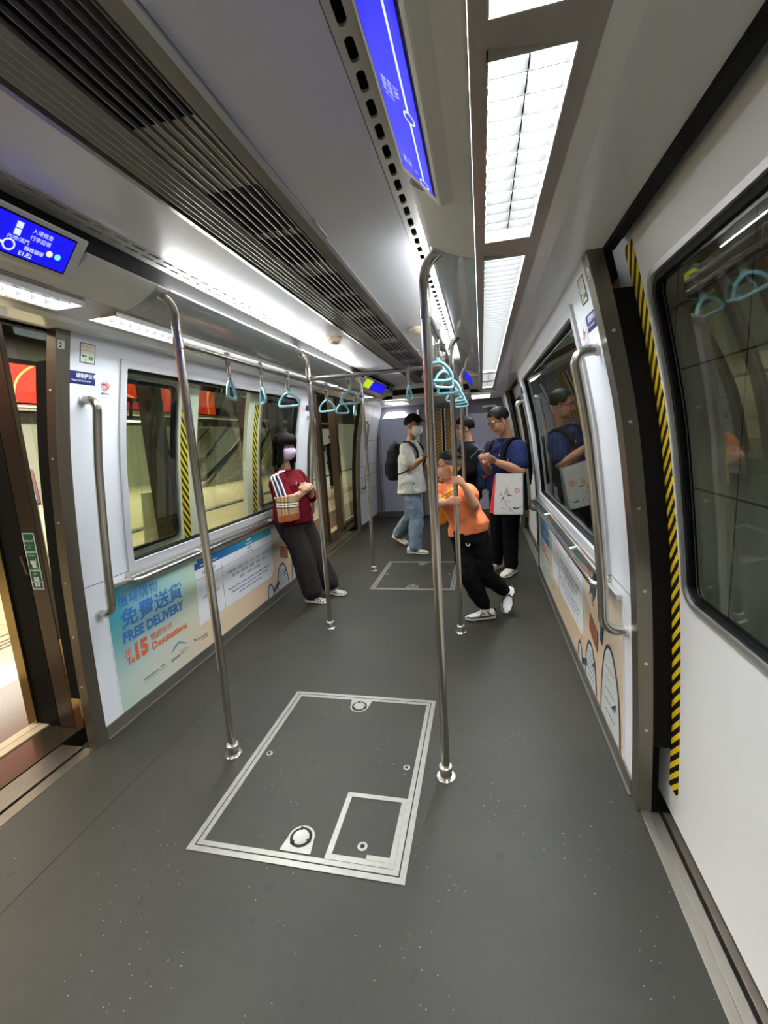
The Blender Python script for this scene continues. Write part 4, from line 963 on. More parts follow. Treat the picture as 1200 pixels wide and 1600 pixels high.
# ------------------------------------------------------------------ tunnel on the closed side
def concrete():
    m = bpy.data.materials.new('tunnel concrete'); m.use_nodes = True; nt = m.node_tree; bs = nt.nodes['Principled BSDF']; bs.inputs['Roughness'].default_value = .8
    tc = nt.nodes.new('ShaderNodeTexCoord'); mp = nt.nodes.new('ShaderNodeMapping'); mp.inputs['Scale'].default_value = (1, 1.2, .5); nt.links.new(tc.outputs['Object'], mp.inputs[0])
    n = nt.nodes.new('ShaderNodeTexNoise'); n.inputs['Scale'].default_value = 2.6; n.inputs['Detail'].default_value = 7; nt.links.new(mp.outputs[0], n.inputs['Vector'])
    r = ramp_nodes(nt, n.outputs[0], [(.3, (.17, .17, .13)), (.7, (.38, .38, .31))])
    br = nt.nodes.new('ShaderNodeTexBrick'); mp2 = nt.nodes.new('ShaderNodeMapping'); mp2.inputs['Rotation'].default_value = (0, PI / 2, PI / 2); nt.links.new(tc.outputs['Object'], mp2.inputs[0])
    nt.links.new(mp2.outputs[0], br.inputs['Vector']); br.offset = 0; br.inputs['Scale'].default_value = 1; br.inputs['Brick Width'].default_value = 1.1; br.inputs['Row Height'].default_value = .95; br.inputs['Mortar Size'].default_value = .008; br.inputs['Mortar'].default_value = (.12, .12, .12, 1); br.inputs['Color1'].default_value = (1, 1, 1, 1); br.inputs['Color2'].default_value = (.96, .96, .96, 1)
    mx = nt.nodes.new('ShaderNodeMix'); mx.data_type = 'RGBA'; mx.blend_type = 'MULTIPLY'; mx.inputs[0].default_value = 1; nt.links.new(r.outputs[0], mx.inputs[6]); nt.links.new(br.outputs[0], mx.inputs[7]); nt.links.new(mx.outputs[2], bs.inputs['Base Color']); return m
b = B(); b.box(2.35, 2.45, -4, 12, -1.0, 3.4); struct(b, 'wall_tunnel', concrete())
b = B(); b.box(1.45, 2.35, -4, 12, -.9, -.8); struct(b, 'floor_tunnel', mat('tunnel floor', (.08, .08, .07), .8))
b = B(); b.box(1.36, 2.45, -4, 12, 3.2, 3.3); struct(b, 'ceiling_tunnel', M_DARK)
t = empty('service_pipe', (2.25, 4, 2.3), 'thin cable conduit running along the tunnel wall', 'pipe')
b = B(); b.tube([(2.29, -4, 2.45), (2.29, 12, 2.45)], .035, 10); b.build('conduit', mat('conduit', (.35, .35, .30), .5), t, smooth=True)
b = B()
for y in range(-3, 12, 1): b.box(2.24, 2.349, y, y + .03, 2.39, 2.51)
pieces(b, 'clip', M_ALU, t)
# ------------------------------------------------------------------ people
Z3 = V((0, 0, 1))
def ell(b, c, ax, n=14, m=9):
    """closed ellipsoid, ax = three half-axis vectors"""
    c = V(c); R = []
    for j in range(1, m):
        t = PI * j / m
        R.append([c + ax[2] * math.cos(t) + (ax[0] * math.cos(2 * PI * i / n) + ax[1] * math.sin(2 * PI * i / n)) * math.sin(t) for i in range(n)])
    b.rings(R)
def limb(b, pts, rr, n=14, rb=None):
    """round ended tapering tube"""
    pts = [V(p) for p in pts]; rr = list(rr); rb = list(rb) if rb else list(rr)
    t0 = (pts[1] - pts[0]).normalized(); t1 = (pts[-1] - pts[-2]).normalized()
    P = [pts[0] - t0 * rr[0] * .75, pts[0] - t0 * rr[0] * .5] + pts + [pts[-1] + t1 * rr[-1] * .5, pts[-1] + t1 * rr[-1] * .75]
    b.tube(P, [rr[0] * .35, rr[0] * .8] + rr + [rr[-1] * .8, rr[-1] * .35], n, rb=[rb[0] * .35, rb[0] * .8] + rb + [rb[-1] * .8, rb[-1] * .35])
def smooth_pts(P, k=4):
    P = [V(p) for p in P]; out = []
    for i in range(len(P) - 1):
        p0 = P[max(i - 1, 0)]; p1 = P[i]; p2 = P[i + 1]; p3 = P[min(i + 2, len(P) - 1)]
        for j in range(k):
            u = j / k; out.append(.5 * ((2 * p1) + (p2 - p0) * u + (2 * p0 - 5 * p1 + 4 * p2 - p3) * u * u + (3 * p1 - p0 - 3 * p2 + p3) * u ** 3))
    out.append(P[-1]); return out
def lerps(R, k=4):
    out = []
    for i in range(len(R) - 1): out += [R[i] + (R[i + 1] - R[i]) * (j / k) for j in range(k)]
    return out + [R[-1]]
def slimb(b, pts, rr, k=4, n=14): limb(b, smooth_pts(pts, k), lerps(list(rr), k), n)
def torso(b, R, n=22, pw=2.4):
    """R = list of (centre, side vector (half width), front vector (half depth)); squarish ellipses"""
    L = []
    for c, u, f in R:
        ring = []
        for i in range(n):
            a = 2 * PI * i / n; ca, sa = math.cos(a), math.sin(a)
            ring.append(V(c) + V(u) * (abs(ca) ** (2 / pw) * (1 if ca > 0 else -1)) + V(f) * (abs(sa) ** (2 / pw) * (1 if sa > 0 else -1)))
        L.append(ring)
    b.rings(L)
def remesh(b, name, m, parent, vox=.006, wrinkle=0., wscale=14, sm=6, seed=0, stretch=(1, 1, 1)):
    me = bpy.data.meshes.new('tmp'); me.from_pydata(b.v, [], b.f)
    bm = bmesh.new(); bm.from_mesh(me); bmesh.ops.recalc_face_normals(bm, faces=bm.faces); bm.to_mesh(me); bm.free()
    o = bpy.data.objects.new('tmp', me); COL.objects.link(o)
    md = o.modifiers.new('r', 'REMESH'); md.mode = 'VOXEL'; md.voxel_size = vox; md.adaptivity = 0
    s2 = o.modifiers.new('s', 'SMOOTH'); s2.factor = .6; s2.iterations = sm
    dg = bpy.context.evaluated_depsgraph_get(); dg.update()
    out = bpy.data.meshes.new_from_object(o.evaluated_get(dg)); bpy.data.objects.remove(o); bpy.data.meshes.remove(me)
    if wrinkle:
        out.update(); NR = [v.normal.copy() for v in out.vertices]; CO = []
        for v, nr in zip(out.vertices, NR):
            p = v.co; q = V((p.x * wscale * stretch[0] + seed, p.y * wscale * stretch[1], p.z * wscale * stretch[2]))
            d = noise.noise(q) + .5 * noise.noise(q * 2.3)
            r = 1 - abs(noise.noise(q * .8 + V((5, 3, 1)))) * 2
            CO += list(p + nr * (wrinkle * (d * .7 + max(0, r) * .6)))
        out.vertices.foreach_set('co', CO); out.update()
    out.materials.clear(); out.materials.append(m)
    out.polygons.foreach_set('use_smooth', [True] * len(out.polygons)); out.name = name
    ob = bpy.data.objects.new(name, out); COL.objects.link(ob)
    if parent:
        ob.parent = parent; r = parent; T = V((0, 0, 0))
        while r: T += r.location; r = r.parent
        ob.location = -T
    return ob

class Head:
    def __init__(s, c, f, up=(0, 0, 1), k=1.0):
        s.c = V(c); s.f = V(f).normalized(); u = V(up); s.u = (u - s.f * u.dot(s.f)).normalized(); s.l = s.u.cross(s.f); s.k = k
    def P(s, f, l, u): return s.c + (s.f * f + s.l * l + s.u * u) * s.k
    def E(s, b, c, r, n=14, m=9): ell(b, s.P(*c), (s.f * r[0] * s.k, s.l * r[1] * s.k, s.u * r[2] * s.k), n, m)
    def build(s, b):
        s.E(b, (-.012, 0, .035), (.098, .076, .084), 20, 14)
        s.E(b, (.020, 0, -.025), (.072, .064, .088), 20, 14)
        s.E(b, (.045, 0, -.078), (.036, .038, .032)); s.E(b, (.062, 0, -.096), (.020, .022, .018))
        limb(b, [s.P(.085, 0, .010), s.P(.098, 0, -.012), s.P(.108, 0, -.030)], [.007 * s.k, .009 * s.k, .012 * s.k], 10)
        for q in (-1, 1):
            s.E(b, (.095, q * .011, -.034), (.010, .008, .007), 8, 6)
            s.E(b, (.050, q * .032, -.030), (.034, .024, .034)); s.E(b, (.076, q * .030, .026), (.013, .022, .009), 10, 6)
            s.E(b, (-.005, q * .077, -.006), (.019, .008, .031), 12, 8); s.E(b, (.022, q * .040, -.066), (.046, .018, .030))
        s.E(b, (.084, 0, -.055), (.014, .022, .007), 12, 6); s.E(b, (.081, 0, -.064), (.013, .019, .007), 12, 6)
    def features(s, parent, skin_lip, smile=0, eyes=True, brows=True, mouth=True):
        k = s.k
        if eyes:
            for q in (-1, 1):
                b = B(); s.E(b, (.079, q * .031, .008), (.010, .013, .0050), 12, 8); e = b.build('eye', mat('eye white', (.42, .40, .38), .3), parent, smooth=True)
                b = B(); s.E(b, (.087, q * .031, .008), (.004, .0060, .0052), 10, 6); b.build('iris', mat('dark iris', (.02, .012, .01), .2), e, smooth=True)
                b = B(); limb(b, [s.P(.086, q * .018, .015), s.P(.090, q * .031, .0165), s.P(.080, q * .046, .012)], [.0016 * k] * 3, 6); b.build('eyelid_line', mat('lash black', (.02, .015, .012), .6), e)
        if brows:
            for q in (-1, 1):
                b = B(); limb(b, [s.P(.094, q * .014, .031), s.P(.093, q * .030, .036), s.P(.080, q * .048, .030)], [.0028 * k, .0032 * k, .0016 * k], 6); b.build('eyebrow', mat('brow black', (.025, .018, .014), .8), parent, smooth=True)
        if mouth:
            b = B(); up = .008 * smile
            limb(b, [s.P(.076, -.022, -.060 + up), s.P(.089, -.011, -.060), s.P(.093, 0, -.060), s.P(.089, .011, -.060), s.P(.076, .022, -.060 + up)], [.0020 * k, .004 * k, .0046 * k, .004 * k, .0020 * k], 8); b.build('lips', mat(*skin_lip), parent, smooth=True)
            if smile:
                b = B(); limb(b, [s.P(.088, -.013, -.0605), s.P(.0965, 0, -.0612), s.P(.088, .013, -.0605)], [.0016 * k, .0024 * k, .0016 * k], 6); b.build('teeth', M_WHITE, parent)
    def hair(s, name, parent, m, line, drop=None, r=(.112, .090, .100), th=.012, c=(-.014, 0, .036), nz=.004, n=40, tuck=.0):
        """cap of hair: line(az)->lowest elevation angle; drop(az)->extra straight length"""
        b = B(); outer = []; inner = []
        M_ = 12
        for i in range(n):
            az = 2 * PI * i / n - PI; e0 = line(az); dl = drop(az) if drop else 0; O = []; I = []
            for j in range(M_ + 1):
                e = PI / 2 + (e0 - PI / 2) * j / M_; ce, se = math.cos(e), math.sin(e)
                d = V((ce * math.cos(az), ce * math.sin(az), se)); nn = (noise.noise(d * 6) * nz + noise.noise(V((az * 14, e * 2, 0))) * nz * .8) * ce
                O.append((c[0] + (r[0] + nn) * d.x, c[1] + (r[1] + nn) * d.y, c[2] + (r[2] + nn) * d.z))
                I.append((c[0] + (r[0] - th) * d.x, c[1] + (r[1] - th) * d.y, c[2] + (r[2] - th) * d.z))
            for j in range(1, 7):
                q = j / 6 * dl; sc = 1 - tuck * (j / 6) ** 2; nn = noise.noise(V((az * 9, q * 20, 3))) * nz
                x, y, z = O[M_]; O.append((c[0] + (x - c[0]) * (sc + nn * 6), c[1] + (y - c[1]) * (sc + nn * 6), z - q))
                x, y, z = I[M_]; I.append((c[0] + (x - c[0]) * sc, c[1] + (y - c[1]) * sc, z - q))
            outer.append([s.P(*p) for p in O]); inner.append([s.P(*p) for p in I])
        L = len(outer[0]); vs = []; fs = []
        for i in range(n): vs += outer[i] + inner[i]
        for i in range(n):
            a, q = i * 2 * L, ((i + 1) % n) * 2 * L
            for j in range(L - 1):
                fs.append((a + j, a + j + 1, q + j + 1, q + j)); fs.append((a + L + j, q + L + j, q + L + j + 1, a + L + j + 1))
            fs.append((a + L - 1, a + 2 * L - 1, q + 2 * L - 1, q + L - 1))
        b.add(vs, fs); return b.build(name, m, parent, smooth=True, angle=60)
    def mask(s, parent, m, name='face_mask'):
        b = B(); rows = []; n = 14
        for j, (u, rf, rl, amax) in enumerate(((.004, .092, .060, 1.0), (-.008, .108, .066, 1.12), (-.024, .117, .067, 1.2), (-.042, .116, .067, 1.22), (-.062, .111, .064, 1.22), (-.082, .099, .056, 1.2), (-.102, .080, .044, 1.1), (-.112, .062, .034, 1.0))):
            pl = (.0022 if j % 2 else -.0012)
            rows.append([(.001 + (rf + pl) * math.cos(a) ** .9, (rl + .011) * math.sin(a), u) for a in [-amax + 2 * amax * i / n for i in range(n + 1)]])
        vs = [s.P(*p) for r in rows for p in r] + [s.P(p[0] - .003, p[1], p[2]) for r in rows for p in r]
        w_ = n + 1; N = w_ * len(rows); fs = []
        for j in range(len(rows) - 1):
            for i in range(n):
                a = j * w_ + i; fs.append((a, a + 1, a + w_ + 1, a + w_)); fs.append((N + a, N + a + w_, N + a + w_ + 1, N + a + 1))
        for i in range(n): fs.append((i, N + i, N + i + 1, i + 1)); k = (len(rows) - 1) * w_ + i; fs.append((k, k + 1, N + k + 1, N + k))
        for j in range(len(rows) - 1):
            a = j * w_; fs.append((a, a + w_, N + a + w_, N + a)); a += n; fs.append((a, N + a, N + a + w_, a + w_))
        b.add(vs, fs); o = b.build(name, m, parent, smooth=True, angle=70)
        for q in (-1, 1):
            b = B(); b.tube([s.P(.036, q * .068, -.004), s.P(.01, q * .082, .012), s.P(-.014, q * .086, .008)], .0014, 6); b.tube([s.P(.030, q * .066, -.06), s.P(.0, q * .078, -.045), s.P(-.018, q * .083, -.02)], .0014, 6); b.build('ear_loop', M_WHITE, o)
        return o

def hand(b, wr, d, nrm, side, k=1.0, curl=(.5, .7, .5), spread=.10, thumb=(.6, .3), palm_l=.085):
    """wr wrist, d direction of the palm, nrm back-of-hand normal, side = +1 if thumb lies towards nrm x d"""
    d = V(d).normalized(); nrm = V(nrm); nrm = (nrm - d * nrm.dot(d)).normalized(); s = nrm.cross(d) * side
    K = k
    limb(b, [wr, wr + d * .03 * K, wr + d * (palm_l * .8) * K], [.022 * K, .030 * K, .034 * K], 12, rb=[.020 * K, .018 * K, .015 * K]) if False else None
    R = [(wr - d * .01 * K, s * .024 * K, nrm * .020 * K), (wr + d * .02 * K, s * .030 * K, nrm * .017 * K), (wr + d * .055 * K, s * .039 * K, nrm * .015 * K), (wr + d * palm_l * K, s * .040 * K, nrm * .011 * K), (wr + d * (palm_l + .006) * K, s * .034 * K, nrm * .006 * K)]
    torso(b, R, 14, 2.2)
    for i, (off, L, r) in enumerate(((.030, .068, .0085), (.010, .076, .0088), (-.011, .070, .0084), (-.030, .055, .0076))):
        p = wr + d * (palm_l - .012) * K + s * off * K; dd = (d + s * (off * spread * 10)).normalized(); P = [p, p + d * .014 * K]; a = 0; q = P[-1]
        for cu, l in zip(curl, (.45, .31, .24)):
            a += cu; v = dd * math.cos(a) - nrm * math.sin(a); q = q + v * (L * l * K); P.append(q)
        limb(b, P, [r * K, r * K, r * .98 * K, r * .92 * K, r * .8 * K], 10)
    p = wr + d * .022 * K + s * .026 * K
    v1 = (d * .75 + s * .75 - nrm * thumb[1]).normalized(); q1 = p + v1 * .034 * K; v2 = (d * (.9) + s * (.75 - thumb[0]) - nrm * (thumb[1] + .3)).normalized(); q2 = q1 + v2 * .030 * K; q3 = q2 + v2 * .022 * K
    limb(b, [p, q1, q2, q3], [.014 * K, .0115 * K, .0105 * K, .009 * K], 10)

def grip_pole(b, px, py, zc, wr, base_a, tip_a, back_a, k=1.0, gap=.0165, up=1):
    """fingers curling round a vertical pole of radius .0185; angles round the pole, thumb on the other side"""
    R0 = .0185 + .0085 * k
    pt = lambda a, r, z: V((px + r * math.cos(a), py + r * math.sin(a), z))
    kn = []
    for i in range(4):
        z = zc + (1.5 - i) * gap * k; r = (.0082, .0086, .0083, .0074)[i] * k; t = tip_a + (base_a - tip_a) * (.10 if i == 3 else .03 * abs(i - 1))
        P = [pt(base_a + (t - base_a) * j / 7, R0 + (.006 if j == 0 else 0), z) for j in range(8)]; limb(b, P, [r * 1.05] + [r] * 5 + [r * .92, r * .82], 10); kn.append(P[0])
    kc = (kn[0] + kn[3]) / 2; w_ = V(wr); d = (kc - w_).normalized()
    out = V((math.cos(back_a), math.sin(back_a), 0)); out = (out - d * out.dot(d)).normalized(); zz = d.cross(out)
    torso(b, [(w_, zz * .021 * k, out * .018 * k), (w_ + (kc - w_) * .35, zz * .028 * k, out * .018 * k), (w_ + (kc - w_) * .75, zz * .036 * k, out * .015 * k), (kc + d * .004, zz * .034 * k, out * .010 * k)], 14, 2.2)
    tz = zc + up * .030 * k; a0 = base_a; P = [w_ + (kc - w_) * .4 + V((0, 0, up * .018 * k)), pt(back_a * 0 + a0 - (tip_a - a0) * .12, R0 + .006, tz - up * .004), pt(a0 - (tip_a - a0) * .30, R0 + .001, tz), pt(a0 - (tip_a - a0) * .45, R0, tz + up * .002)]
    limb(b, P, [.014 * k, .0115 * k, .0105 * k, .009 * k], 10)

def shoe(parent, heel, toe, m_up, m_sole, w=.046, h=.085, up=(0, 0, 1), sole_h=.024, name='shoe', detail=None):
    heel, toe = V(heel), V(toe); f = (toe - heel); L = f.length; f.normalize(); u = V(up); u = (u - f * u.dot(f)).normalized(); l = u.cross(f)
    def sec(t, hw, z0, z1, pw=2.6, n=18):
        c = heel + f * (t * L); ring = []
        for i in range(n):
            a = 2 * PI * i / n; ca, sa = math.cos(a), math.sin(a)
            ring.append(c + l * (hw * abs(ca) ** (2 / pw) * (1 if ca > 0 else -1)) + u * ((z0 + z1) / 2 + (z1 - z0) / 2 * abs(sa) ** (2 / pw) * (1 if sa > 0 else -1)))
        return ring
    S = sole_h
    b = B(); b.rings([sec(.0, w * .45, 0.004, S), sec(.03, w * .68, 0, S), (sec(.2, w * .80, 0, S)), sec(.45, w * .80, 0.002, S * .95), sec(.72, w * 1.02, 0, S * .85), sec(.9, w * .82, .002, S * .9), sec(.985, w * .45, .006, S * .95)])
    so = None
    b2 = B(); b2.rings([sec(.01, w * .40, S * .6, h * .80), sec(.05, w * .62, S * .6, h * 1.0), sec(.18, w * .74, S * .6, h * 1.06), sec(.34, w * .74, S * .6, h * 1.02), sec(.48, w * .78, S * .6, h * .80), sec(.65, w * .90, S * .6, h * .58), sec(.82, w * .86, S * .6, h * .50), sec(.93, w * .66, S * .6, h * .42), sec(.98, w * .36, S * .6, h * .32)])
    o = b2.build(name, m_up, parent, smooth=True, angle=60)
    b.build('sole', m_sole, o, smooth=True, angle=50)
    if detail: detail(o, heel, f, l, u, L, w, h)
    return o

SKIN = lambda n, c: mat(n, c, .5, var=.06, vscale=30, spec=.25)
HAIR = mat('black hair', (.0035, .0026, .0022), .55, spec=.10, var=.4, vscale=60, bump=.5, bscale=140, stretch=(1, 1, .2))
def person(name, loc, label): return empty(name, loc, label, 'person')
def drawn(b, P, s_): pass

# =========== woman leaning on the left wall ===========
F = V((.955, -.30, 0)).normalized(); S = Z3.cross(F)
t = person('person', (-.93, 3.80, 0), 'woman in maroon striped sleeve T-shirt and lilac face mask leaning with folded arms')
skin = SKIN('light skin', (.50, .28, .18))
pel = V((-1.045, 3.80, .86)); wst = V((-1.05, 3.80, 1.0)); chs = V((-1.065, 3.80, 1.13)); nk = V((-1.075, 3.80, 1.25))
shR = V((-1.085, 3.645, 1.205)); shL = V((-1.02, 3.945, 1.205)); elR = V((-1.00, 3.60, .975)); wrR = V((-.855, 3.745, 1.075)); elL = V((-.93, 3.995, .975)); wrL = V((-.835, 3.79, 1.10))
H = Head((-1.045, 3.78, 1.468), (.93, -.36, -.10), k=.98)
b = B(); H.build(b)
limb(b, [H.P(-.025, 0, -.04), (nk + H.P(-.025, 0, -.04)) / 2, nk], [.050, .048, .056])
torso(b, [(pel - Z3 * .10, S * .14, F * .10), (pel, S * .155, F * .115), (wst, S * .125, F * .09), (chs, S * .145, F * .10), (nk - Z3 * .04, S * .14, F * .07), (nk, S * .06, F * .05)])
slimb(b, [shR, (shR + elR) / 2, elR, (elR + wrR) / 2, wrR], [.045, .042, .038, .036, .025]); slimb(b, [shL, (shL + elL) / 2, elL, (elL + wrL) / 2, wrL], [.045, .042, .038, .036, .025])
hand(b, wrR, (V((-.86, 3.93, 1.115)) - wrR), F, 1, .88, curl=(.3, .5, .4)); hand(b, wrL, (V((-.87, 3.66, 1.10)) - wrL), V((.8, -.2, .4)), -1, .88, curl=(.35, .5, .4))
kR, aR = V((-.945, 3.72, .45)), V((-.885, 3.73, .07)); kL, aL = V((-.90, 3.90, .45)), V((-.79, 3.95, .07)); hR, hL = pel - S * .08 - Z3 * .03, pel + S * .08 - Z3 * .03
for h_, k_, a_ in ((hR, kR, aR), (hL, kL, aL)): slimb(b, [h_, k_, a_], [.075, .05, .035])
for a_, tx in ((aR, (.08, -.02)), (aL, (.09, -.03))): limb(b, [a_ - Z3 * .02, a_ + V((tx[0], tx[1], -.045))], [.024, .014])
body = remesh(b, 'body', skin, t, .0045)
H.features(body, ('lip rose', (.45, .15, .13), .4), mouth=False)
H.mask(t, mat('lilac mask', (.66, .55, .72), .8))
def bang(az):
    a = abs(az)
    if a < .62: return .46
    if a < .92: return .46 - (a - .62) * 2.6
    if 1.42 < a < 1.68: return .06
    return -.25
H.hair('hair', t, HAIR, bang, lambda az: .0 if abs(az) < .92 else (.0 if 1.42 < abs(az) < 1.68 else (.155 if abs(az) < 1.42 else .180)), r=(.120, .098, .106), tuck=-.10, n=72, th=.014)
b = B()
for i in range(13):
    a = -.80 + 1.6 * i / 12; P_ = lambda r, u: H.P(-.014 + r * math.cos(a) * 1.16, r * math.sin(a) * .92, u)
    limb(b, [P_(.075, .118), P_(.098, .092), P_(.106, .058), P_(.104, .030 + .006 * (i % 2) + .010 * abs(a))], [.010, .013, .011, .006], 8)
b.build('fringe', HAIR, t, smooth=True)
b = B()
for q in (-1, 1): limb(b, [H.P(.012, q * .078, -.035), H.P(.010, q * .084, -.09), H.P(.004, q * .080, -.172)], [.014, .026, .016], 10)
b.build('hair_lock', HAIR, t, smooth=True)
M_MAR = mat('maroon jersey', (.115, .003, .009), .85, spec=.12, bump=.6, bscale=14, var=.1, vscale=40)
b = B()
torso(b, [(pel - Z3 * .085 + F * .01, S * .19, F * .165), (pel + Z3 * .03, S * .185, F * .15), (wst, S * .165, F * .135), (chs, S * .172, F * .14), (nk - Z3 * .055, S * .165, F * .105), (nk - Z3 * .015, S * .10, F * .07), (nk + Z3 * .012, S * .065, F * .06)])
slimb(b, [shR + V((.01, .02, -.01)), (shR + elR) / 2 + V((0, 0, -.01)), elR + V((.015, .01, .0))], [.072, .076, .074]); slimb(b, [shL + V((0, -.02, -.01)), (shL + elL) / 2, elL + V((.01, 0, 0))], [.07, .072, .07])
shirt = remesh(b, 't_shirt', M_MAR, t, .0065, .010, 11, sm=3, seed=2)
M_STW = mat('white stripe', (.72, .72, .82), .7); M_STN = mat('navy stripe', (.02, .015, .05), .8)
def strip_on(parent, name, m, pts, w_, wd, th=.003):
    b = B(); pts = smooth_pts(pts, 3); R = []
    for i, p in enumerate(pts):
        tt = (pts[min(i + 1, len(pts) - 1)] - pts[max(i - 1, 0)]).normalized(); ww = (V(wd) - tt * V(wd).dot(tt)).normalized(); nn = tt.cross(ww) * th
        R.append([p - ww * w_ / 2 - nn, p + ww * w_ / 2 - nn, p + ww * w_ / 2 + nn, p - ww * w_ / 2 + nn])
    b.rings(R); return b.build(name, m, parent, smooth=False)
aa = (elR - shR).normalized()
oR = V((-.10, -.96, .1)).normalized()
def arm_pt(tt, ang, r):                                                # point on the sleeve surface
    c = shR.lerp(elR, tt) + V((.005, .01, -.01)); sd = (oR - aa * oR.dot(aa)).normalized(); fr = aa.cross(sd)
    return c + (sd * math.cos(ang) + fr * math.sin(ang)) * r
tst = arm_pt(.5, .6, .08); sgn = 1 if tst.x > arm_pt(.5, 0, .08).x else -1
for j, an in enumerate((-.16, .24, .64)):
    strip_on(shirt, 'white_stripe', M_STW, [nk + V((-.005 + .02 * j, -.075 - .01 * abs(j - 1), .01)), arm_pt(-.02, sgn * an * .9, .086) + V((0, .0, .012)), arm_pt(.22, sgn * an, .086), arm_pt(.5, sgn * an, .087), arm_pt(.8, sgn * an, .087), arm_pt(1.12, sgn * an, .082)], .016, F, .004)
for j, an in enumerate((.04, .44)):
    strip_on(shirt, 'navy_stripe', M_STN, [arm_pt(-.02, sgn * an * .9, .084) + V((0, .0, .012)), arm_pt(.22, sgn * an, .086), arm_pt(.5, sgn * an, .088), arm_pt(.8, sgn * an, .087), arm_pt(1.12, sgn * an, .080)], .020, F, .004)
b = B(); q = nk + F * .15 + Z3 * (-.11) - S * .02
b.tube([q, q + V((.002, -.02, .014)), q + V((.004, -.035, -.004)), q + V((.004, -.03, -.02))], .0025, 6); b.build('chest_logo', M_STW, shirt)
M_PANT = mat('charcoal wide trousers', (.026, .021, .021), .9, spec=.1, bump=.5, bscale=12, var=.12, vscale=30)
b = B()
torso(b, [(pel + Z3 * .03, S * .155, F * .12), (pel - Z3 * .05, S * .17, F * .145), (pel - Z3 * .14, S * .165, F * .14)])
slimb(b, [hR - Z3 * .05, (hR + kR) / 2, kR, (kR + aR) / 2 + V((.0, 0, 0)), aR + V((0, 0, .035))], [.115, .108, .10, .098, .092]); slimb(b, [hL - Z3 * .05, (hL + kL) / 2, kL, (kL + aL) / 2, aL + V((0, 0, .04))], [.115, .105, .098, .095, .088])
remesh(b, 'trousers', M_PANT, t, .0075, .012, 9, seed=4, stretch=(1.6, 1.6, .45))
def checker_mat():
    m = bpy.data.materials.new('checkered canvas'); m.use_nodes = True; nt = m.node_tree; bs = nt.nodes['Principled BSDF']
    tc = nt.nodes.new('ShaderNodeTexCoord'); ck = nt.nodes.new('ShaderNodeTexChecker'); ck.inputs['Scale'].default_value = 70; nt.links.new(tc.outputs['Object'], ck.inputs['Vector']); ck.inputs['Color1'].default_value = (.02, .02, .02, 1); ck.inputs['Color2'].default_value = (.62, .60, .52, 1)
    nt.links.new(ck.outputs[0], bs.inputs['Base Color']); return m
M_CK = checker_mat(); M_CREAM = mat('cream rubber', (.62, .59, .50), .5)
shoe(t, (-.965, 3.735, 0), (-.715, 3.70, 0), M_CK, M_CREAM, h=.07); shoe(t, (-.86, 3.96, 0), (-.615, 3.92, 0), M_CK, M_CREAM, h=.07)
b = B(); b.tube([wrL + V((.0, -.02, .0)) + V((.028 * math.cos(a), .006 * math.sin(a), .028 * math.sin(a))) for a in [2 * PI * i / 14 for i in range(14)]], .004, 6, close=True); b.build('wristband', M_WHITE, t, smooth=True)
# bucket bag
def tartan():
    m = bpy.data.materials.new('checked tan canvas'); m.use_nodes = True; nt = m.node_tree; bs = nt.nodes['Principled BSDF']; bs.inputs['Roughness'].default_value = .7
    tc = nt.nodes.new('ShaderNodeTexCoord'); sx = nt.nodes.new('ShaderNodeSeparateXYZ'); nt.links.new(tc.outputs['Object'], sx.inputs[0])
    mz = nt.nodes.new('ShaderNodeMapRange'); nt.links.new(sx.outputs[2], mz.inputs[0]); mz.inputs[1].default_value = .88; mz.inputs[2].default_value = 1.04
    T_ = (.36, .22, .11); r = ramp_nodes(nt, mz.outputs[0], [(0, T_), (.40, (.02, .015, .015)), (.46, (.75, .70, .62)), (.55, (.02, .015, .015)), (.60, (.75, .70, .62)), (.69, (.02, .015, .015)), (.74, T_)], 'CONSTANT')
    mx_ = nt.nodes.new('ShaderNodeMapRange'); nt.links.new(sx.outputs[0], mx_.inputs[0]); mx_.inputs[1].default_value = -1.10; mx_.inputs[2].default_value = -.86
    r2 = ramp_nodes(nt, mx_.outputs[0], [(0, (1, 1, 1)), (.36, (.45, .42, .40)), (.42, (1.4, 1.4, 1.4)), (.50, (.45, .42, .40)), (.55, (1.4, 1.4, 1.4)), (.62, (.45, .42, .40)), (.68, (1, 1, 1))], 'CONSTANT')
    mm = nt.nodes.new('ShaderNodeMix'); mm.data_type = 'RGBA'; mm.blend_type = 'MULTIPLY'; mm.inputs[0].default_value = .8; nt.links.new(r.outputs[0], mm.inputs[6]); nt.links.new(r2.outputs[0], mm.inputs[7]); nt.links.new(mm.outputs[2], bs.inputs['Base Color']); return m
hb = empty('handbag', (-.975, 3.575, .83), 'tan checked bucket bag with brown leather base hanging at the woman’s hip'.replace('’', "'"), 'handbag')
cb = V((-.978, 3.575, 0))
def brow(z, rx, ry, n=26): return [cb + V((rx * math.cos(2 * PI * i / n), ry * math.sin(2 * PI * i / n), z + .012 * math.cos(2 * PI * i / n))) for i in range(n)]
b = B(); b.rings([brow(.878, .098, .07), brow(.93, .102, .072), brow(1.0, .106, .068), brow(1.045, .106, .060), brow(1.05, .098, .052)]); b.build('bag_body', tartan(), hb, smooth=True)
b = B(); b.rings([brow(.822, .084, .058), brow(.826, .096, .068), brow(.85, .100, .072), brow(.884, .102, .074), brow(.885, .098, .070)]); b.build('leather_base', mat('tan leather', (.34, .10, .025), .28, coat=.4), hb, smooth=True)
for a in (0.6, 2.2, 3.7, 5.2):
    b = B(); ell(b, cb + V((.07 * math.cos(a), .05 * math.sin(a), .820 + .01 * math.cos(a))), (V((.005, 0, 0)), V((0, .005, 0)), V((0, 0, .004))), 8, 6); b.build('stud', M_BRIGHT, hb, smooth=True)
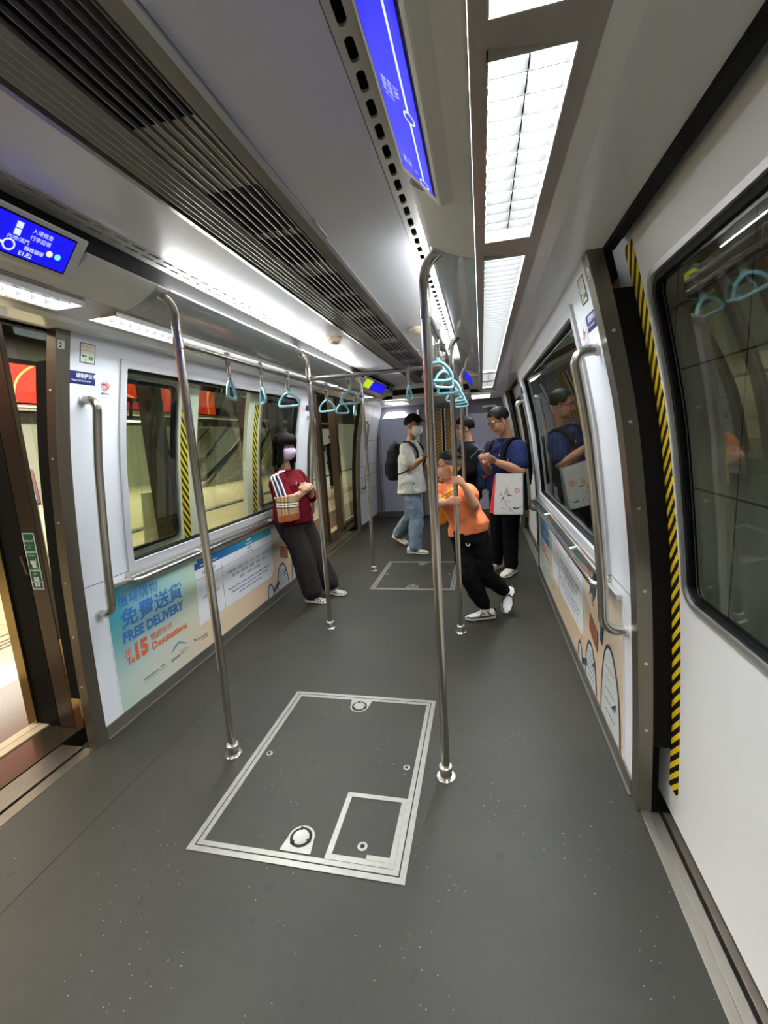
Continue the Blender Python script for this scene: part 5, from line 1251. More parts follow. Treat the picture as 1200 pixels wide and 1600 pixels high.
strip_on(hb, 'shoulder_strap', mat('tan strap', (.30, .09, .03), .4), [cb + V((-.105, 0, 1.03)), V((-1.12, 3.62, 1.10)), nk + V((-.085, -.05, .02)), V((-1.00, 3.86, 1.20)), V((-.92, 3.93, 1.0))], .012, (0, 1, 0))
b = B(); ell(b, cb + V((-.108, -.01, 1.03)), (V((.008, 0, 0)), V((0, .008, 0)), V((0, 0, .010))), 8, 6); b.build('ring_fitting', M_BRIGHT, hb, smooth=True)

# =========== boy in orange gripping the pole ===========
F = V((-.58, -.81, 0)).normalized(); S = Z3.cross(F)
t = person('person', (.66, 3.45, 0), 'smiling boy in orange T-shirt and black joggers hugging the middle right pole')
skin = SKIN('warm light skin', (.56, .28, .17))
pel = V((.600, 3.45, .77)); wst = V((.555, 3.45, .90)); chs = V((.515, 3.445, 1.0)); nk = V((.478, 3.45, 1.10))
shL = V((.595, 3.375, 1.075)); shR = V((.375, 3.485, 1.065)); elL = V((.655, 3.27, .965)); wrL = V((.588, 3.205, 1.115)); elR = V((.375, 3.33, .975)); wrR = V((.455, 3.195, 1.005))
H = Head((.463, 3.43, 1.238), (-.97, -.24, .03), k=.93)
b = B(); H.build(b)
limb(b, [H.P(-.025, 0, -.04), (nk + H.P(-.02, 0, -.04)) / 2, nk], [.046, .045, .052])
torso(b, [(pel - Z3 * .09, S * .12, F * .09), (pel, S * .13, F * .10), (wst, S * .12, F * .09), (chs, S * .13, F * .092), (nk - Z3 * .04, S * .12, F * .065), (nk, S * .055, F * .045)])
slimb(b, [shL, (shL + elL) / 2, elL, (elL + wrL) / 2, wrL], [.042, .040, .037, .035, .023]); slimb(b, [shR, (shR + elR) / 2, elR, (elR + wrR) / 2, wrR], [.042, .041, .038, .034, .023])
grip_pole(b, .525, 3.19, 1.165, wrL, rot(-25), rot(-185), rot(-60), .88, up=1)
grip_pole(b, .525, 3.19, 1.020, wrR, rot(-150), rot(-12), rot(-110), .88, up=1)
kA, aA = V((.585, 3.385, .41)), V((.705, 3.445, .085)); kB, aB = V((.715, 3.43, .39)), V((.885, 3.63, .165)); hA, hB = pel - S * .07 - Z3 * .03, pel + S * .07 - Z3 * .03
for h_, k_, a_ in ((hA, kA, aA), (hB, kB, aB)): slimb(b, [h_, k_, a_], [.068, .045, .032])
limb(b, [aA - Z3 * .02, aA + V((-.06, -.02, -.05))], [.022, .014]); limb(b, [aB, aB + V((-.005, -.05, -.06))], [.022, .014])
body = remesh(b, 'body', skin, t, .004)
H.features(body, ('boy lip', (.50, .17, .13), .4), smile=1)
H.hair('hair', t, mat('cropped side hair', (.07, .05, .04), .8, var=.3, vscale=200), lambda az: (.52 if abs(az) < .6 else (.52 - (abs(az) - .6) * 1.1 if abs(az) < 1.15 else (-.02 if abs(az) < 1.55 else -.28))), r=(.1005, .0785, .0865), th=.006, c=(-.012, 0, .035), nz=.001)
H.hair('hair_top', t, HAIR, lambda az: .52 if abs(az) < .6 else .42, r=(.109, .0845, .114), th=.03, nz=.006, n=60)
M_OR = mat('orange jersey', (.74, .21, .085), .8, spec=.15, bump=.6, bscale=14, var=.08, vscale=30)
b = B()
torso(b, [(V((.590, 3.45, .715)), S * .165 + V((.0, 0, .035)), F * .12), (pel + Z3 * .03, S * .16 + V((0, 0, .02)), F * .122), (wst, S * .15, F * .12), (chs, S * .155, F * .118), (nk - Z3 * .05, S * .15, F * .09), (nk - Z3 * .012, S * .09, F * .06), (nk + Z3 * .012, S * .058, F * .05)])
slimb(b, [shL + V((0, 0, -.01)), shL.lerp(elL, .45)], [.062, .064]); slimb(b, [shR + V((0, 0, -.01)), shR.lerp(elR, .35)], [.060, .060])
shirt = remesh(b, 't_shirt', M_OR, t, .006, .010, 11, sm=3, seed=7)
b = B(); text(b, 'NASA'[0:0] or '•••', .03, lambda u, v: chs + F * .128 + S * (.05 - u) * -1 + Z3 * (v - .03) - S * .10); b.build('chest_print', mat('pale print', (.85, .6, .45), .6), shirt)
M_JOG = mat('black joggers', (.006, .006, .0065), .9, spec=.08, var=.2, vscale=30)
b = B()
torso(b, [(pel + Z3 * .03, S * .135, F * .105), (pel - Z3 * .04, S * .15, F * .12), (pel - Z3 * .11, S * .145, F * .12)])
slimb(b, [hA - Z3 * .04, (hA + kA) / 2, kA, (kA + aA) / 2, aA + V((-.01, -.003, .055)), aA + V((0, 0, .035))], [.095, .088, .076, .066, .052, .045]); slimb(b, [hB - Z3 * .04, (hB + kB) / 2, kB, (kB + aB) / 2, aB.lerp(kB, .15), aB.lerp(kB, .06)], [.095, .088, .076, .064, .052, .045])
jog = remesh(b, 'joggers', M_JOG, t, .0065, .011, 13, seed=9)
lg = V((.60, 3.335, .655))
b = B(); b.rings([[lg + S * (.024 * math.cos(a)) + Z3 * (.017 * math.sin(a)) + F * .012 for a in [2 * PI * i / 6 for i in range(6)]], [lg + S * (.012 * math.cos(a)) + Z3 * (.008 * math.sin(a)) + F * .013 for a in [2 * PI * i / 6 for i in range(6)]]], caps=False); b.build('leg_logo', mat('mint print', (.45, .75, .50), .6), jog)
M_SHW = mat('white mesh shoe', (.62, .62, .62), .5)
def sport(o, heel, f, l, u, L, w_, h):
    for q in (-1, 1):
        b = B(); R = lambda t_, z, o_=.0: heel + f * (t_ * L) + l * (q * w_ * o_) + u * z
        b.tube([R(.05, .035, .66), R(.3, .034, .82), R(.6, .034, .90), R(.85, .034, .86), R(.97, .034, .42)], .0065, 6); b.tube([R(.18, .045, .80), R(.32, .075, .68), R(.44, .075, .45)], .006, 6); b.tube([R(.55, .04, .90), R(.48, .065, .62)], .005, 6)
        b.build('side_stripe', M_INKB, o, smooth=True)
    b = B(); b.tube([heel + f * (.42 * L) - l * w_ * .7 + u * .050, heel + f * (.40 * L) + u * h * .98, heel + f * (.42 * L) + l * w_ * .7 + u * .050], .009, 6); b.build('strap', M_INKB, o, smooth=True)
    b = B(); b.tube([heel + f * (.0 * L) + u * .03, heel - f * .004 + u * .085], .008, 6); b.build('heel_tab', M_INKB, o, smooth=True)
shoe(t, (.785, 3.475, 0), (.550, 3.405, 0), M_SHW, M_SHW, w=.046, h=.080, detail=sport, sole_h=.03)
fB = V((.865, 3.505, .022)); hBk = V((.905, 3.665, .150)); up = V((.25, -.62, .74))
shoe(t, hBk + (hBk - fB).normalized() * .02, fB, M_SHW, M_SHW, w=.046, h=.080, up=up, detail=sport, sole_h=.03)
M_SOCK = mat('white sock', (.75, .74, .68), .8)
for i_, (p, q) in enumerate(((aA + V((.0, 0, -.01)), aA + Z3 * .045), (aB + V((0, 0, -.01)), aB.lerp(kB, .10)))):
    b = B(); limb(b, [p, q], [.037, .037]); b.build('sock', M_SOCK, t, smooth=True)
# small yellow bag worn on his back
bp = empty('yellow_bag', (.36, 3.66, .80), 'small yellow and red bag slung behind the boy in orange', 'bag')
b = B(); c = V((.385, 3.63, .87)); ell(b, c, (V((.075, .02, .02)), V((0, .055, 0)), V((.01, 0, .125))), 18, 12); remesh(b, 'bag_body', mat('yellow nylon', (.90, .52, .02), .45), bp, .006, .005, 16)
b = B(); ell(b, c + V((-.03, -.012, .06)), (V((.05, 0, .02)), V((0, .05, 0)), V((.0, 0, .035))), 14, 9); b.build('red_flap', mat('red nylon', (.55, .03, .03), .5), bp, smooth=True)
b = B(); b.tube([c + V((-.05, -.052, .05)), c + V((-.01, -.062, -.01)), c + V((.04, -.05, -.06))], .007, 6); b.build('orange_strap', mat('orange strap', (.8, .25, .02), .5), bp, smooth=True)
strip_on(bp, 'shoulder_strap', mat('yellow strap', (.90, .55, .03), .5), [nk + V((.035, -.02, .02)), nk + V((.01, -.085, -.03)), chs + F * .140 + S * -.01 + Z3 * .03, chs + F * .142 - S * .07 - Z3 * .03, chs + F * .10 - S * .15 - Z3 * .08, c + V((-.05, -.04, .05))], .030, (.5, 0, 1), .006)

# =========== man in blue with the paper bag ===========
F = V((-.76, -.65, 0)).normalized(); S = Z3.cross(F)
t = person('person', (.93, 4.68, 0), 'man in navy blue T-shirt and glasses looking down at his phone')
skin = SKIN('tan skin', (.42, .21, .125))
pel = V((.945, 4.70, .90)); wst = V((.945, 4.70, 1.06)); chs = V((.955, 4.70, 1.22)); nk = V((.955, 4.70, 1.405))
shL = V((1.065, 4.565, 1.345)); shR = V((.815, 4.835, 1.345)); elL = V((1.075, 4.415, 1.10)); wrL = V((.845, 4.30, 1.205)); elR = V((.79, 4.71, 1.09)); wrR = V((.725, 4.45, 1.195))
H = Head((.885, 4.615, 1.590), (-.80, -.42, -.46), up=(-.2, -.1, 1), k=1.03)
b = B(); H.build(b)
limb(b, [H.P(-.035, 0, -.03), (nk + H.P(-.03, 0, -.04)) / 2 + V((.01, 0, 0)), nk], [.058, .057, .066])
torso(b, [(pel - Z3 * .10, S * .15, F * .11), (pel, S * .16, F * .12), (wst, S * .15, F * .115), (chs, S * .17, F * .12), (nk - Z3 * .06, S * .17, F * .085), (nk, S * .07, F * .06)])
slimb(b, [shL, (shL + elL) / 2, elL, (elL + wrL) / 2, wrL], [.052, .050, .045, .043, .028]); slimb(b, [shR, (shR + elR) / 2, elR, (elR + wrR) / 2, wrR], [.052, .050, .044, .042, .028])
hand(b, wrL, V((.755, 4.25, 1.262)) - wrL, V((.1, -.75, -.5)), 1, 1.0, curl=(.45, .75, .5), thumb=(.2, .5)); hand(b, wrR, V((.675, 4.33, 1.255)) - wrR, V((-.6, .3, -.6)), -1, 1.0, curl=(.45, .75, .5), thumb=(.2, .5))
kN, aN = V((.985, 4.64, .47)), V((.985, 4.635, .09)); kF, aF = V((.865, 4.80, .47)), V((.84, 4.82, .09)); hN, hF = pel + S * .09 - Z3 * .03, pel - S * .09 - Z3 * .03
for h_, k_, a_ in ((hN, kN, aN), (hF, kF, aF)): slimb(b, [h_, k_, a_], [.08, .052, .038]); limb(b, [a_ - Z3 * .03, a_ + F * .08 - Z3 * .055], [.024, .015])
body = remesh(b, 'body', skin, t, .0045)
H.features(body, ('man lip', (.38, .15, .11), .45))
H.hair('hair', t, HAIR, lambda az: (.55 if abs(az) < .7 else (.55 - (abs(az) - .7) * 1.5 if abs(az) < 1.2 else (-.05 if abs(az) < 1.6 else -.38))), r=(.112, .087, .102), th=.014, nz=.005, n=60)
g = empty('x', (0, 0, 0)); bpy.data.objects.remove(g)
b = B()
for q in (-1, 1):
    b.tube([H.P(.100 - .006 * abs(math.cos(a)), q * .033 + .022 * math.cos(a), .004 + .016 * math.sin(a)) for a in [2 * PI * i / 16 for i in range(16)]], .0018, 6, close=True)
    b.tube([H.P(.092, q * .056, .010), H.P(.05, q * .079, .010), H.P(-.005, q * .083, .008)], .002, 6)
b.tube([H.P(.101, -.010, .008), H.P(.104, 0, .010), H.P(.101, .010, .008)], .0016, 6)
b.build('glasses', mat('dark spectacle frame', (.05, .035, .02), .2, .6), t, smooth=True)
M_NAV = mat('navy jersey', (.009, .015, .058), .85, spec=.12, bump=.6, bscale=14, var=.1, vscale=40)
b = B()
torso(b, [(pel - Z3 * .02, S * .195, F * .155), (pel + Z3 * .05, S * .19, F * .15), (wst, S * .18, F * .145), (chs, S * .195, F * .145), (nk - Z3 * .075, S * .19, F * .115), (nk - Z3 * .02, S * .11, F * .08), (nk + Z3 * .012, S * .075, F * .072)])
slimb(b, [shL + V((0, 0, -.01)), (shL + elL) / 2, shL.lerp(elL, .78)], [.074, .074, .076]); slimb(b, [shR + V((0, 0, -.01)), (shR + elR) / 2, shR.lerp(elR, .78)], [.072, .072, .074])
shirt = remesh(b, 't_shirt', M_NAV, t, .007, .011, 9, sm=3, seed=12)
lg = chs + F * .158 + S * .075 + Z3 * .035
b = B(); ell(b, lg, (S * .006, F * .004, Z3 * .013), 8, 6); b.build('chest_logo', M_WHITE, shirt)
b = B()
torso(b, [(pel + Z3 * .02, S * .165, F * .125), (pel - Z3 * .06, S * .18, F * .14), (pel - Z3 * .14, S * .175, F * .135)])
slimb(b, [hN - Z3 * .05, (hN + kN) / 2, kN, (kN + aN) / 2, aN + Z3 * .0], [.108, .098, .082, .074, .070]); slimb(b, [hF - Z3 * .05, (hF + kF) / 2, kF, (kF + aF) / 2, aF], [.108, .098, .082, .074, .070])
remesh(b, 'trousers', mat('black trousers', (.005, .005, .006), .9, spec=.08), t, .0075, .006, 10, seed=13)
M_OFF = mat('off white leather shoe', (.58, .54, .47), .5)
shoe(t, (1.035, 4.70, 0), (.885, 4.475, 0), M_OFF, M_OFF, w=.054, h=.10); shoe(t, (.90, 4.90, 0), (.735, 4.685, 0), M_OFF, M_OFF, w=.054, h=.10)
# phone
ph = empty('phone', (.66, 4.27, 1.29), 'dark smartphone held by the man in blue, its edge catching the light', 'phone')
Mp = Matrix.Translation((.672, 4.262, 1.292)) @ Matrix.Rotation(rot(40), 4, 'Z') @ Matrix.Rotation(rot(-32), 4, 'X')
b = B(); b.box(-.036, .036, -.075, .075, -.0045, .0035, Mp); b.build('case', mat('dark phone case', (.03, .03, .035), .3), ph, bevel=.003)
b = B(); b.box(-.034, .034, -.073, .073, .0036, .0042, Mp); b.build('display', emis('phone display', (.8, .85, .95), .35), ph)
# backpack
def backpack(name, label, c, fw, h=.22, wd=.15, dp=.09, m=None, top=True, seed=1):
    fw = V(fw).normalized(); sd = Z3.cross(fw); o = empty(name, c, label, 'backpack'); c = V(c)
    b = B(); torso(b, [(c - Z3 * h, sd * wd * .8, fw * dp * .8), (c - Z3 * h * .9, sd * wd, fw * dp), (c, sd * wd * 1.04, fw * dp * 1.12), (c + Z3 * h * .6, sd * wd * .9, fw * dp * .95), (c + Z3 * h * .92, sd * wd * .62, fw * dp * .6), (c + Z3 * h, sd * wd * .4, fw * dp * .3)], 22, 2.8)
    torso(b, [(c - Z3 * h * .75 - fw * dp, sd * wd * .7, fw * .03), (c - Z3 * h * .1 - fw * dp * 1.05, sd * wd * .7, fw * .035), (c + Z3 * h * .05 - fw * dp, sd * wd * .6, fw * .02)], 16, 2.8)
    remesh(b, 'main_compartment', m, o, .008, .006, 9, seed=seed)
    b = B(); b.tube([c + Z3 * h * .95 - sd * .03, c + Z3 * (h + .035) - sd * .02, c + Z3 * (h + .035) + sd * .02, c + Z3 * h * .95 + sd * .03], .006, 8); b.build('carry_loop', m, o, smooth=True)
    return o
M_BP = mat('black nylon', (.005, .005, .0055), .7, spec=.12, var=.3, vscale=30)
bk = backpack('backpack', 'black backpack on the back of the man in navy blue', (1.085, 4.86, 1.14), F, .24, .15, .085, M_BP)
for sh, q in ((shL, 1), (shR, -1)):
    cc = nk.lerp(sh, .62)
    strip_on(bk, 'shoulder_strap', M_BP, [cc - F * .14 - Z3 * .10, cc - F * .06 + Z3 * .035, cc + F * .04 + Z3 * .035, cc + F * .125 - Z3 * .05, cc + F * .150 - Z3 * .15, cc + F * .13 - Z3 * .28 + S * q * .03, cc + F * .02 - Z3 * .36 + S * q * .06], .05, S, .005)
# paper shopping bag
sb = empty('shopping_bag', (.945, 4.30, .69), 'white paper shopping bag with red side and printed bird hanging from the forearm', 'bag')
c0 = V((.835, 4.285, .705)); ux = V((.245, .02, -.012)); uz = V((-.0, 0, .385)); uy = V((.02, .11, 0))
Q = lambda a, z, d=0: c0 + ux * a + uz * z + uy * d + V((-.04 * (1 - z) * (1 - a) * .6, 0, 0))
b = B(); g4 = lambda z, s_=0: [Q(0, z, s_), Q(1, z, s_), Q(1, z, 1 - s_), Q(0, z, 1 - s_)]
b.rings([g4(0, .02), g4(.05, 0), g4(.5, .08), g4(.98, .22), g4(1, .22)], caps=True); b.build('paper_body', mat('white glossy paper', (.62, .61, .58), .4, bump=.15, bscale=14), sb)
b = B(); o_ = V((-.0015, -.0005, 0)); b.add([Q(0, .0, .02) + o_, Q(0, .0, .98) + o_, Q(0, 1, .78) + o_, Q(0, 1, .22) + o_], [(0, 1, 2, 3)]); b.poly([Q(0, .02, .0) + V((-.002, -.003, 0)), Q(-.17, .03, .35) + V((-.002, -.003, 0)), Q(-.06, .98, .35) + V((0, -.003, 0)), Q(0, 1, .2) + V((0, -.003, 0))], (0, .002, 0)); b.build('red_gusset', M_RED, sb)
fr = lambda a, z: Q(a, z, .0 + .16 * max(0, (z - .05)) + 0) + V((0, -.004, 0))
b = B(); b.poly([fr(.66, .18), fr(.70, .13), fr(.82, .135), fr(.99, .22), fr(.93, .205), fr(.80, .165), fr(.73, .185)], (0, .001, 0)); b.poly([fr(.22, .30), fr(.32, .40), fr(.36, .47), (fr(.30, .44))], (0, .001, 0)); b.poly([fr(.42, .47), fr(.50, .50), fr(.66, .475), fr(.50, .46)], (0, .001, 0)); b.build('ink_bird', mat('print slate', (.04, .05, .10), .5), sb)
b = B(); b.poly([fr(.32, .50), fr(.44, .72), fr(.50, .55), fr(.46, .50)], (0, .001, 0)); b.poly([fr(.16, .48), fr(.24, .58), fr(.26, .46)], (0, .001, 0)); b.build('blossom', mat('print brown', (.48, .33, .22), .6), sb)
b = B()
for p_ in ([fr(.34, .38), fr(.44, .22), fr(.62, .12), fr(.72, .03)], [fr(.40, .30), fr(.52, .36), fr(.55, .30)], [fr(.52, .18), fr(.58, .06)], [fr(.25, .16), fr(.45, .14)]): b.tube(p_, .0016, 5)
b.build('branch', mat('print dark brown', (.12, .07, .06), .6), sb)
b = B(); 
for r_ in (.10, .07): b.rings([[fr(.80 + r_ * math.cos(a), .60 + r_ * .62 * math.sin(a)) for a in [2 * PI * i / 20 for i in range(20)]], [fr(.80 + (r_ - .018) * math.cos(a), .60 + (r_ - .018) * .62 * math.sin(a)) for a in [2 * PI * i / 20 for i in range(20)]]], caps=False)
b.poly([fr(.78, .55), fr(.80, .55), fr(.80, .65), fr(.78, .65)], (0, .001, 0)); b.build('red_seal', mat('print rose', (.55, .10, .12), .5), sb)
b = B(); text(b, 'Bakeshop'[:0] + 'Bonheur'[:0] + '', .02, lambda u, v: V((0, 0, 0))) if False else None
for i_ in range(9): b.poly([fr(.52 + i_ * .042, .815), fr(.545 + i_ * .042, .815), fr(.545 + i_ * .042, .835 + .012 * (i_ % 3 == 0)), fr(.52 + i_ * .042, .835)], (0, .001, 0))
b.build('faint_print', mat('print grey', (.50, .47, .45), .6), sb)
hk = V((.955, 4.36, 1.150))
for d_ in (.25, .75):
    b = B(); top = V((.955, 4.34 + .02 * d_, 1.205)); b.tube([Q(.40, .985, d_), Q(.42, 1.03, d_), top + V((-.012, -.028, -.02)), top + V((0, 0, .018)), top + V((.012, .0, -.02)), Q(.60, 1.03, d_), Q(.62, .985, d_)], .0022, 6); b.build('cord_handle', mat('red cord', (.45, .03, .03), .6), sb, smooth=True)

# =========== man with the cap ===========
F = V((.95, -.30, 0)).normalized(); S = Z3.cross(F)
t = person('person', (-.20, 5.60, 0), 'man in black cap, white face mask, pale grey T-shirt and jeans')
skin = SKIN('olive skin', (.38, .19, .11))
pel = V((-.185, 5.62, .90)); wst = V((-.19, 5.62, 1.05)); chs = V((-.185, 5.62, 1.22)); nk = V((-.165, 5.62, 1.425))
shR = V((-.215, 5.46, 1.365)); shL = V((-.12, 5.78, 1.365)); elR = V((-.145, 5.40, 1.125)); wrR = V((.02, 5.31, 1.225)); elL = V((-.05, 5.80, 1.10)); wrL = V((.10, 5.65, 1.08))
H = Head((-.115, 5.60, 1.618), (.80, -.60, -.04), k=1.10)
b = B(); H.build(b)
limb(b, [H.P(-.025, 0, -.04), (nk + H.P(-.02, 0, -.04)) / 2, nk], [.055, .054, .062])
torso(b, [(pel - Z3 * .10, S * .15, F * .11), (pel, S * .155, F * .11), (wst, S * .145, F * .10), (chs, S * .165, F * .11), (nk - Z3 * .06, S * .165, F * .08), (nk, S * .065, F * .055)])
slimb(b, [shR, (shR + elR) / 2, elR, (elR + wrR) / 2, wrR], [.050, .048, .042, .040, .027]); slimb(b, [shL, (shL + elL) / 2, elL, (elL + wrL) / 2, wrL], [.050, .048, .042, .040, .027])
hand(b, wrR, V((.10, 5.28, 1.265)) - wrR, V((0, -.5, -.8)), 1, 1.0, curl=(.5, .7, .5)); hand(b, wrL, V((.16, 5.56, 1.05)) - wrL, V((.2, -.9, .1)), -1, 1.0, curl=(.5, .7, .5))
kN, aN = V((-.13, 5.50, .47)), V((-.155, 5.46, .09)); kF, aF = V((-.24, 5.74, .44)), V((-.475, 5.98, .13)); hN, hF = pel - S * .085 - Z3 * .03, pel + S * .085 - Z3 * .03
for h_, k_, a_ in ((hN, kN, aN), (hF, kF, aF)): slimb(b, [h_, k_, a_], [.08, .052, .038])
limb(b, [aN - Z3 * .03, aN + V((.07, -.02, -.055))], [.024, .015]); limb(b, [aF, aF + V((.06, -.05, -.05))], [.024, .015])
body = remesh(b, 'body', skin, t, .0045)
H.features(body, ('cap man lip', (.38, .15, .11), .45), mouth=False)
H.mask(t, mat('white mask', (.85, .84, .85), .8))
H.hair('hair', t, HAIR, lambda az: (.5 if abs(az) < 1.0 else (.0 if abs(az) < 1.5 else -.25)), r=(.104, .082, .09), th=.01, nz=.002)
M_CAP = mat('black cap cotton', (.005, .005, .0055), .8, spec=.12)
cap_ = H.hair('cap', t, M_CAP, lambda az: .22 if abs(az) < 1.2 else (.22 - (abs(az) - 1.2) * .25), r=(.120, .098, .112), th=.012, nz=.0, c=(-.012, 0, .034))
b = B(); R = []
for j in range(6):
    q = j / 5; R.append([H.P(.085 + .075 * q * math.cos(a * .9) , .082 * math.sin(a) * (1 - .15 * q), .062 - .022 * q + .012 * math.cos(a * 1.4)) for a in [-1.2 + 2.4 * i / 12 for i in range(13)]])
vs = [p for r in R for p in r]; vs += [p - H.u * .004 for p in vs]; N = 13 * 6; fs = []
for j in range(5):
    for i in range(12): a = j * 13 + i; fs += [(a, a + 1, a + 14, a + 13), (N + a, N + a + 13, N + a + 14, N + a + 1)]
for i in range(12): a = 5 * 13 + i; fs.append((a, a + 1, N + a + 1, N + a))
b.add(vs, fs); b.build('peak', M_CAP, cap_, smooth=True)
b = B(); ell(b, H.P(.080, .050, .095), (H.f * .004, H.l * .011, H.u * .007), 8, 6); b.build('cap_logo', M_WHITE, cap_, smooth=True)
M_GRY = mat('pale grey jersey', (.46, .46, .42), .85, spec=.15, bump=.8, bscale=14,  var=.06, vscale=50)
b = B()
torso(b, [(pel - Z3 * .12, S * .215, F * .172), (pel, S * .20, F * .152), (wst, S * .183, F * .132), (chs, S * .19, F * .13), (nk - Z3 * .08, S * .185, F * .10), (nk - Z3 * .02, S * .105, F * .07), (nk + Z3 * .01, S * .072, F * .064)])
slimb(b, [shR + V((0, 0, -.01)), (shR + elR) / 2, shR.lerp(elR, .82)], [.074, .078, .080]); slimb(b, [shL + V((0, 0, -.01)), (shL + elL) / 2, shL.lerp(elL, .8)], [.072, .072, .074])
remesh(b, 't_shirt', M_GRY, t, .007, .013, 9, sm=3, seed=21)
M_JEAN = mat('washed blue denim', (.15, .205, .27), .85, spec=.15, bump=.8, bscale=16,  var=.35, vscale=6, stretch=(1, 1, .6))
b = B()
torso(b, [(pel + Z3 * .02, S * .165, F * .12), (pel - Z3 * .06, S * .175, F * .135), (pel - Z3 * .14, S * .17, F * .13)])
slimb(b, [hN - Z3 * .05, (hN + kN) / 2, kN, (kN + aN) / 2, aN + Z3 * .0], [.098, .098, .088, .086, .084]); slimb(b, [hF - Z3 * .05, (hF + kF) / 2, kF, (kF + aF) / 2, aF + V((.02, -.02, .02))], [.098, .098, .088, .084, .080])
remesh(b, 'jeans', M_JEAN, t, .0075, .014, 10, seed=22)
def sneaker(o, heel, f, l, u, L, w_, h):
    b = B()
    for q in (-1, 1): b.poly([heel + f * (.35 * L) + l * q * w_ * .84 + u * .035, heel + f * (.50 * L) + l * q * w_ * .88 + u * .035, heel + f * (.46 * L) + l * q * w_ * .74 + u * .072, heel + f * (.30 * L) + l * q * w_ * .76 + u * .075], l * q * .004)
    b.build('side_patch', M_INKB, o)
shoe(t, (-.265, 5.475, 0), (.02, 5.415, 0), mat('cream trainer', (.66, .60, .50), .6), M_OFF, w=.052, h=.09, detail=sneaker)
shoe(t, (-.565, 6.05, .085), (-.335, 5.89, .0), mat('cream trainer', (.66, .60, .50), .6), M_OFF, w=.052, h=.09, up=(.3, -.2, 1), detail=sneaker)
bk = backpack('backpack', 'large black backpack on the man in the cap', (-.385, 5.68, 1.175), F, .235, .14, .10, M_BP, seed=5)
for sh, q in ((shL, 1), (shR, -1)):
    cc = nk.lerp(sh, .60)
    strip_on(bk, 'shoulder_strap', M_BP, [cc - F * .13 - Z3 * .08, cc - F * .05 + Z3 * .035, cc + F * .04 + Z3 * .03, cc + F * .115 - Z3 * .05, cc + F * .135 - Z3 * .15, cc + F * .10 - Z3 * .26 + S * q * .05, cc - F * .04 - Z3 * .34 + S * q * .08, cc - F * .13 - Z3 * .36 + S * q * .04], .045, S, .007)
strip_on(bk, 'hanging_strap', M_BP, [V((-.215, 5.445, 1.10)), V((-.19, 5.44, 1.0)), V((-.13, 5.435, .90))], .026, F, .005)

# =========== fifth rider, dark jacket, behind the boy ===========
F = V((-.92, .30, 0)).normalized(); S = Z3.cross(F)
t = person('person', (.56, 5.22, 0), 'person with short black hair in a black jacket, partly hidden behind the boy')
skin = SKIN('light skin', (.50, .28, .18))
pel = V((.565, 5.22, .86)); wst = V((.565, 5.22, 1.0)); chs = V((.565, 5.22, 1.16)); nk = V((.56, 5.22, 1.36))
shL = V((.60, 5.06, 1.30)); shR = V((.52, 5.38, 1.30)); elL = V((.585, 5.01, 1.06)); wrL = V((.44, 5.06, 1.14)); elR = V((.49, 5.42, 1.06)); wrR = V((.38, 5.30, 1.14))
H = Head((.520, 5.20, 1.540), (-.92, -.35, -.12), k=1.0)
b = B(); H.build(b)
limb(b, [H.P(-.025, 0, -.04), (nk + H.P(-.02, 0, -.04)) / 2, nk], [.052, .052, .060])
torso(b, [(pel - Z3 * .10, S * .14, F * .10), (pel, S * .15, F * .11), (wst, S * .14, F * .10), (chs, S * .155, F * .105), (nk - Z3 * .06, S * .155, F * .08), (nk, S * .06, F * .055)])
for a_, e_, w_ in ((shL, elL, wrL), (shR, elR, wrR)): slimb(b, [a_, (a_ + e_) / 2, e_, (e_ + w_) / 2, w_], [.048, .046, .040, .038, .026])
hand(b, wrL, V((-.8, .2, .3)), V((0, -.9, .2)), 1, .95, curl=(.5, .7, .5)); hand(b, wrR, V((-.8, -.3, .3)), V((0, .9, .2)), -1, .95, curl=(.5, .7, .5))
kN, aN = V((.58, 5.13, .45)), V((.60, 5.13, .08)); kF, aF = V((.55, 5.31, .45)), V((.55, 5.32, .08)); hN, hF = pel + S * .08 - Z3 * .03, pel - S * .08 - Z3 * .03
for h_, k_, a_ in ((hN, kN, aN), (hF, kF, aF)): slimb(b, [h_, k_, a_], [.075, .05, .036]); limb(b, [a_ - Z3 * .03, a_ + F * .08 - Z3 * .05], [.024, .015])
body = remesh(b, 'body', skin, t, .006)
H.features(body, ('rider lip', (.45, .16, .12), .45))
H.hair('hair', t, HAIR, lambda az: (.30 if abs(az) < .9 else (.05 if abs(az) < 1.25 else (-.05 if abs(az) < 1.6 else -.45))), r=(.118, .094, .106), th=.016, nz=.006, n=60)
M_JKT = mat('black jacket cloth', (.006, .006, .0065), .8, spec=.1, var=.2, vscale=20)
b = B()
torso(b, [(pel - Z3 * .05, S * .185, F * .145), (wst, S * .175, F * .14), (chs, S * .19, F * .14), (nk - Z3 * .07, S * .185, F * .11), (nk - Z3 * .01, S * .10, F * .08), (nk + Z3 * .03, S * .078, F * .074)])
for a_, e_, w_ in ((shL, elL, wrL), (shR, elR, wrR)): slimb(b, [a_ - Z3 * .01, (a_ + e_) / 2, e_, (e_ + w_) / 2, w_.lerp(e_, .1)], [.072, .070, .064, .058, .046])
remesh(b, 'jacket', M_JKT, t, .0075, .007, 10, seed=31)
b = B(); torso(b, [(pel + Z3 * .02, S * .155, F * .12), (pel - Z3 * .06, S * .17, F * .13), (pel - Z3 * .14, S * .165, F * .13)])
slimb(b, [hN - Z3 * .05, (hN + kN) / 2, kN, aN], [.10, .092, .078, .068]); slimb(b, [hF - Z3 * .05, (hF + kF) / 2, kF, aF], [.10, .092, .078, .068])
remesh(b, 'trousers', mat('black trousers', (.005, .005, .006), .9, spec=.08), t, .008, .006, 10, seed=32)
